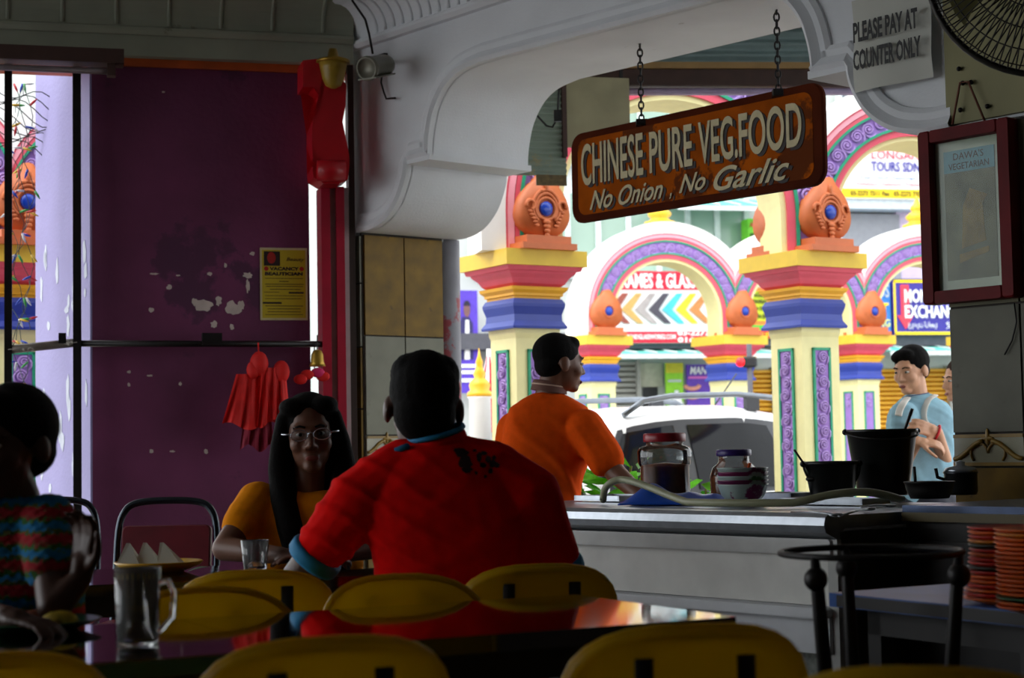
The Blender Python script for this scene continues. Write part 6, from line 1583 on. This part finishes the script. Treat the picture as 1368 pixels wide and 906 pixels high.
def knitmat():
    m = mat('striped_knit', (150, 30, 30), .9, bump=.6, bscale=220); nt_ = m.node_tree; b = nt_.nodes['Principled BSDF']
    tc = nt_.nodes.new('ShaderNodeTexCoord'); sp = nt_.nodes.new('ShaderNodeSeparateXYZ'); nt_.links.new(tc.outputs['Object'], sp.inputs[0])
    nz = nt_.nodes.new('ShaderNodeTexNoise'); nz.inputs['Scale'].default_value = 90; nt_.links.new(tc.outputs['Object'], nz.inputs['Vector'])
    a = nt_.nodes.new('ShaderNodeMath'); a.operation = 'MULTIPLY_ADD'; a.inputs[1].default_value = .03; nt_.links.new(nz.outputs['Fac'], a.inputs[0]); nt_.links.new(sp.outputs['Z'], a.inputs[2])
    s = nt_.nodes.new('ShaderNodeMath'); s.operation = 'MULTIPLY'; s.inputs[1].default_value = 1 / .048; nt_.links.new(a.outputs[0], s.inputs[0])
    f = nt_.nodes.new('ShaderNodeMath'); f.operation = 'FRACT'; nt_.links.new(s.outputs[0], f.inputs[0])
    r_ = nt_.nodes.new('ShaderNodeValToRGB'); r_.color_ramp.interpolation = 'CONSTANT'; el = r_.color_ramp.elements
    el[0].position = 0; el[0].color = rgb(20, 130, 190); el[1].position = .28; el[1].color = rgb(60, 120, 50)
    for p_, c_ in ((.42, (150, 60, 40)), (.55, (190, 24, 40)), (.86, (90, 110, 50))): e_ = el.new(p_); e_.color = rgb(*c_)
    nt_.links.new(f.outputs[0], r_.inputs[0]); nt_.links.new(r_.outputs[0], b.inputs['Base Color']); return m
sh = MB(); torso_rows(sh, [(a2(22, 664, .0), .07, .055), (a2(22, 680, .02), .105, .07), (a2(24, 712, .02), .13, .082), (a2(24, 790, .02), .125, .09), (a2(24, 900, .03), .125, .095)])
chain(sh, [(sN, .055), (sN + (eN - sN) * .55, .05)]); chain(sh, [(sF, .055), (sF + (eF - sF) * .55, .05)])
fuse(sh, 'knitted_top', knitmat(), t, .006, 3, lambda co: .002 * np.sin(co[:, 2] * 320) * np.sin(co[:, 0] * 260))
hr = MB(); R = HM.to_3x3()
hr.ball(HM @ V(0, -.020, .034), (.080, .094, .086), R=R, n=20, k=14); hr.ball(HM @ V(0, -.045, -.015), (.066, .058, .056), R=R); hr.ball(HM @ V(0, .028, .074), (.056, .048, .034), R=R)
fuse(hr, 'hair', HAIR, t, .006, 3)
tr = MB(); hipc = a2(24, 900, .05); hipc.z = .50; legs_seated(tr, hipc + V(-.07, 0, 0), hipc + V(.07, 0, 0), V(.3, -1, 0), .48); capsule(tr, hipc + V(-.06, 0, .02), .10, hipc + V(.06, 0, .02), .10)
fuse(tr, 'trousers', JEAN, t, .012, 4)
for s in (-.07, .07): shoe(t, hipc + V(s, 0, 0) + V(.3, -1, 0).normalized() * .42, V(.3, -1, 0))
stool(hipc, 'dark stool under the child at the left edge')

# ---------------------------------------------------------------- standing figures
def standing_legs(mb, hip, fwd, floor, gap=.09, stride=0):
    side = Vector((-fwd.y, fwd.x, 0)).normalized(); f = fwd.normalized(); out = []
    for s in (-1, 1):
        h = hip + side * s * gap; kn = V(h.x, h.y, floor + .48) + f * (.04 + s * stride * .5); an = V(h.x, h.y, floor + .09) + f * (s * stride)
        chain(mb, [(h, .10), (kn, .062), ((kn + an) / 2, .056), (an, .045)]); out.append(an)
    return out
def shoes_at(t, ans, fwd, floor):
    f = fwd.normalized()
    for p in ans:
        mb = MB(); capsule(mb, V(p.x, p.y, floor + .045) - f * .05, .042, V(p.x, p.y, floor + .036) + f * .14, .035); wpart('shoe', mb, mat('dark_shoe', (26, 22, 20), .5), t)
# man in the orange polo behind the counter
Y3 = 7.25; FL3 = 0
def a7(px, py, dy=0): return at(px, py, Y3 + dy)
t = thing('person', (a7(720, 900).x, Y3, FL3), 'man in orange polo shirt standing behind the counter looking right', 'person')
hc = a7(747, 485, 0); HM = headM(hc, 22, -5); k = 1.06
body = MB(); head(body, HM, k)
chain(body, [(hc + V(-.02, 0, -.05), .058), (a7(732, 532, .02), .06), (a7(730, 555, .03), .07)])
s1 = a7(688, 575, .10); s2 = a7(782, 572, -.08)
e2 = a7(822, 632, -.15); w2 = a7(866, 672, -.30); e1 = a7(668, 690, .12); w1 = a7(700, 740, -.05)
chain(body, [(s2, .058), (e2, .045), (w2, .03)]); hand(body, w2, V(.8, -.5, -.2), V(0, 0, -1), 1.0, .5)
chain(body, [(s1, .058), (e1, .045), (w1, .03)]); hand(body, w1, V(.6, -.6, -.2), V(0, 0, -1), 1.0, .4, thumb_side=-1)
torso_rows(body, [(a7(728, 560, .02), .12, .09), (a7(720, 680, .02), .14, .11), (a7(720, 740, .02), .15, .12)])
fuse(body, 'body', SKD, t, .008, 3); eyes(t, HM, k)
OPO = mat('orange_polo_cloth', (228, 82, 8), .9, spec=.1, var=.08, scale=30, bump=.1, bscale=250)
sh = MB(); torso_rows(sh, [(a7(731, 525, .02), .060, .06), (a7(731, 533, .02), .11, .085), (a7(733, 545, .02), .165, .105), (a7(733, 570, .02), .192, .125), (a7(727, 610, .02), .188, .135), (a7(720, 650, .02), .182, .14), (a7(717, 700, .02), .18, .145), (a7(715, 780, .02), .185, .15)])
chain(sh, [(s2, .082), (s2 + (e2 - s2) * .68, .078)]); chain(sh, [(s1, .082), (s1 + (e1 - s1) * .5, .074)])
fuse(sh, 'shirt', OPO, t, .008, 4, folds((.8, .2, .5), 50, .008, 5.1))
cc_ = a7(734, 516, .02); Mcc = Matrix.Translation(cc_) @ Matrix.Rotation(.15, 4, 'Y')
wpart('collar', MB().lathe([(.078, -.025), (.073, .008), (.070, .02), (.066, .02), (.068, -.01)], n=28, M=Mcc, caps=False), mat('brown_collar', (110, 74, 64), .8), t)
wpart('collar_stripe', MB().tube([tuple(Mcc @ V(.0735 * math.cos(a), .0735 * math.sin(a), .002)) for a in np.linspace(0, 2 * PI, 29)[:-1]], .0035, 6, closed=True), mat('pale_collar_stripe', (200, 170, 150), .8), t)
hr = MB(); R = HM.to_3x3(); hr.ball(HM @ V(0, -.020, .040), (.086, .102, .088), R=R, n=20, k=14); hr.ball(HM @ V(0, -.045, -.01), (.076, .064, .062), R=R); hr.ball(HM @ V(0, .04, .085), (.058, .045, .034), R=R)
fuse(hr, 'hair', HAIR, t, .006, 2)
tr = MB(); hip = a7(716, 800, .02); hip.z = FL3 + .86; an = standing_legs(tr, hip, V(.6, -.5, 0), FL3); capsule(tr, hip + V(-.06, 0, 0), .14, hip + V(.06, 0, 0), .14)
fuse(tr, 'trousers', JEAN, t, .014, 4); shoes_at(t, an, V(.6, -.5, 0), FL3)
# walking man in the pale blue shirt
Y4 = 8.9; FL4 = GZ
def a9(px, py, dy=0): return at(px, py, Y4 + dy)
t = thing('person', (a9(1228, 700).x, Y4, FL4), 'walking man in pale blue shirt with white backpack straps beyond the counter', 'person')
hc = a9(1217, 494, 0); HM = headM(hc, -138, -12); k = 1.03
body = MB(); head(body, HM, k)
chain(body, [(hc + V(.02, .01, -.05), .054), (a9(1226, 535, .0), .056), (a9(1228, 552), .065)])
s1 = a9(1208, 555, -.10); s2 = a9(1252, 553, .05)
e2 = a9(1262, 620, -.02); w2 = a9(1252, 578, -.24); e1 = a9(1205, 620, -.14); w1 = a9(1225, 590, -.30)
chain(body, [(s2, .055), (e2, .045), (w2, .03)]); hand(body, w2, V(-.75, -.3, .25), V(.2, .9, -.3), 1.05, .55)
chain(body, [(s1, .055), (e1, .043), (w1, .03)]); hand(body, w1, V(.7, -.1, -.1), V(0, .5, -.9), 1.0, .6, thumb_side=-1)
torso_rows(body, [(a9(1228, 556), .12, .09), (a9(1228, 660), .13, .10), (a9(1228, 720), .14, .11)])
fuse(body, 'body', SKM, t, .006, 3); eyes(t, HM, k)
PBL = mat('pale_blue_shirt_cloth', (150, 190, 206), .85, spec=.1, var=.08, scale=25, bump=.1, bscale=220)
sh = MB(); torso_rows(sh, [(a9(1227, 527), .068, .06), (a9(1228, 535), .105, .08), (a9(1229, 546), .155, .10), (a9(1230, 565), .178, .115), (a9(1229, 610), .17, .12), (a9(1228, 660), .165, .12), (a9(1228, 730), .17, .125)])
chain(sh, [(s2, .078), (s2 + (e2 - s2) * .62, .070)]); chain(sh, [(s1, .074), (s1 + (e1 - s1) * .6, .066)])
shp = fuse(sh, 'shirt', PBL, t, .007, 4, folds((.6, .3, .7), 60, .005, 8))
cc_ = a9(1224, 533); Mcc = Matrix.Translation(cc_)
wpart('collar', MB().lathe([(.082, -.03), (.076, .0), (.072, .018), (.068, .016), (.07, -.01)], n=24, M=Mcc @ Matrix.Rotation(-.15, 4, 'Y'), caps=False), PBL, t)
wpart('collar_lining', MB().lathe([(.070, -.005), (.069, .022), (.065, .022), (.066, -.005)], n=24, M=Mcc @ Matrix.Rotation(-.15, 4, 'Y'), caps=False), mat('navy_lining', (48, 48, 110), .8), t)
bm_ = bmesh.new(); bm_.from_mesh(shp.data); BVp = BVHTree.FromBMesh(bm_); bm_.free()
def on_p(px, py, lift=.008):
    d = ray(px, py).normalized(); h = BVp.ray_cast(CAM, d); return (h[0] + h[1] * lift) if h[0] is not None else at(px, py, Y4 - .1)
pk = thing('backpack', a9(1240, 600, .2), 'white strapped backpack worn by the walking man', 'backpack')
wpart('strap', MB().tube(smooth([on_p(x, y) for x, y in ((1248, 530), (1240, 535), (1235, 545), (1233, 555), (1235, 563), (1239, 569))], 3), .022, 8, flat=.35), mat('white_webbing', (226, 222, 212), .7), pk)
wpart('strap', MB().tube(smooth([on_p(x, y) for x, y in ((1213, 533), (1207, 540), (1203, 548), (1201, 556))], 3), .020, 8, flat=.35), mat('white_webbing', (226, 222, 212), .7), pk)
bp = MB(); bp.ball(a9(1240, 595, .24), (.14, .09, .20), n=18, k=12); fuse(bp, 'bag', mat('grey_backpack', (120, 118, 116), .8), pk, .012, 3)
hr = MB(); R = HM.to_3x3(); hr.ball(HM @ V(0, -.022, .042), (.086, .100, .088), R=R, n=20, k=14); hr.ball(HM @ V(0, -.048, -.012), (.074, .060, .06), R=R)
hr.ball(HM @ V(.0, .045, .086), (.062, .044, .032), R=R); hr.ball(HM @ V(.03, .06, .076), (.035, .03, .03), R=R)
fuse(hr, 'hair', HAIR, t, .006, 2)
wpart('wristband', MB().tube([w2 + V(.0, .0, .0) + V(.034 * math.cos(a) * .4, .034 * math.sin(a), .034 * math.cos(a)) for a in np.linspace(0, 2 * PI, 17)[:-1]], .006, 6, closed=True), mat('red_band', (220, 40, 50), .5), t)
tr = MB(); hip = a9(1228, 720, .02); hip.z = FL4 + .88; an = standing_legs(tr, hip, V(-.8, -.5, 0), FL4, stride=.16); capsule(tr, hip + V(-.06, 0, 0), .14, hip + V(.06, 0, 0), .14)
fuse(tr, 'trousers', JEAN, t, .014, 4); shoes_at(t, an, V(-.8, -.5, 0), FL4)
# walking woman half behind the tiled pillar
Y5 = 9.4
def a8(px, py, dy=0): return at(px, py, Y5 + dy)
t = thing('person', (a8(1290, 700).x, Y5, FL4), 'walking woman in patterned top half behind the tiled pillar', 'person')
hc = a8(1283, 508, 0); HM = headM(hc, -165, -5); k = .98
body = MB(); head(body, HM, k)
chain(body, [(hc + V(.02, .01, -.05), .048), (a8(1292, 548), .05), (a8(1294, 565), .06)])
s1 = a8(1278, 572, -.12); s2 = a8(1312, 572, .12); e1 = a8(1280, 640, -.16); w1 = a8(1262, 650, -.30); e2 = a8(1322, 640, .1); w2 = a8(1310, 700, .0)
chain(body, [(s1, .05), (e1, .04), (w1, .026)]); hand(body, w1, V(-.7, -.3, .1), V(0, .6, -.8), .92, .5); chain(body, [(s2, .05), (e2, .04), (w2, .026)]); hand(body, w2, V(0, 0, -1), V(-1, 0, 0), .92, .3)
torso_rows(body, [(a8(1295, 570), .11, .08), (a8(1295, 680), .12, .10), (a8(1295, 730), .14, .11)])
fuse(body, 'body', SKM, t, .006, 3); eyes(t, HM, k)
PAT = mat('patterned_top_cloth', (150, 164, 206), .8, var=.2, scale=12, col2=(200, 204, 150), thr=.58)
sh = MB(); torso_rows(sh, [(a8(1294, 545), .07, .06), (a8(1294, 555), .12, .08), (a8(1295, 575), .155, .105), (a8(1295, 620), .15, .11), (a8(1295, 670), .15, .11), (a8(1295, 730), .165, .12)])
chain(sh, [(s1, .066), (s1 + (e1 - s1) * .55, .06)]); chain(sh, [(s2, .066), (s2 + (e2 - s2) * .55, .06)]); fuse(sh, 'blouse', PAT, t, .007, 4, folds((.6, .3, .7), 60, .004, 9))
hr = MB(); R = HM.to_3x3(); HB = mat('dark_brown_hair', (50, 34, 24), .8, spec=.15, var=.3, scale=60); hr.ball(HM @ V(0, -.024, .042), (.084, .098, .088), R=R, n=20, k=14)
chain(hr, [(HM @ V(0, -.06, .0), .08), (HM @ V(0, -.08, -.12), .08), (HM @ V(0, -.09, -.26), .06)])
for s in (-1, 1): chain(hr, [(HM @ V(s * .07, .02, .05), .024), (HM @ V(s * .084, -.01, -.05), .028), (HM @ V(s * .08, -.02, -.15), .032)])
fuse(hr, 'hair', HB, t, .006, 3)
tr = MB(); hip = a8(1295, 730, .02); hip.z = FL4 + .84; an = standing_legs(tr, hip, V(-1, -.3, 0), FL4, stride=.14); capsule(tr, hip + V(0, -.05, 0), .13, hip + V(0, .05, 0), .13)
fuse(tr, 'trousers', JEAN, t, .014, 4); shoes_at(t, an, V(-1, -.3, 0), FL4)
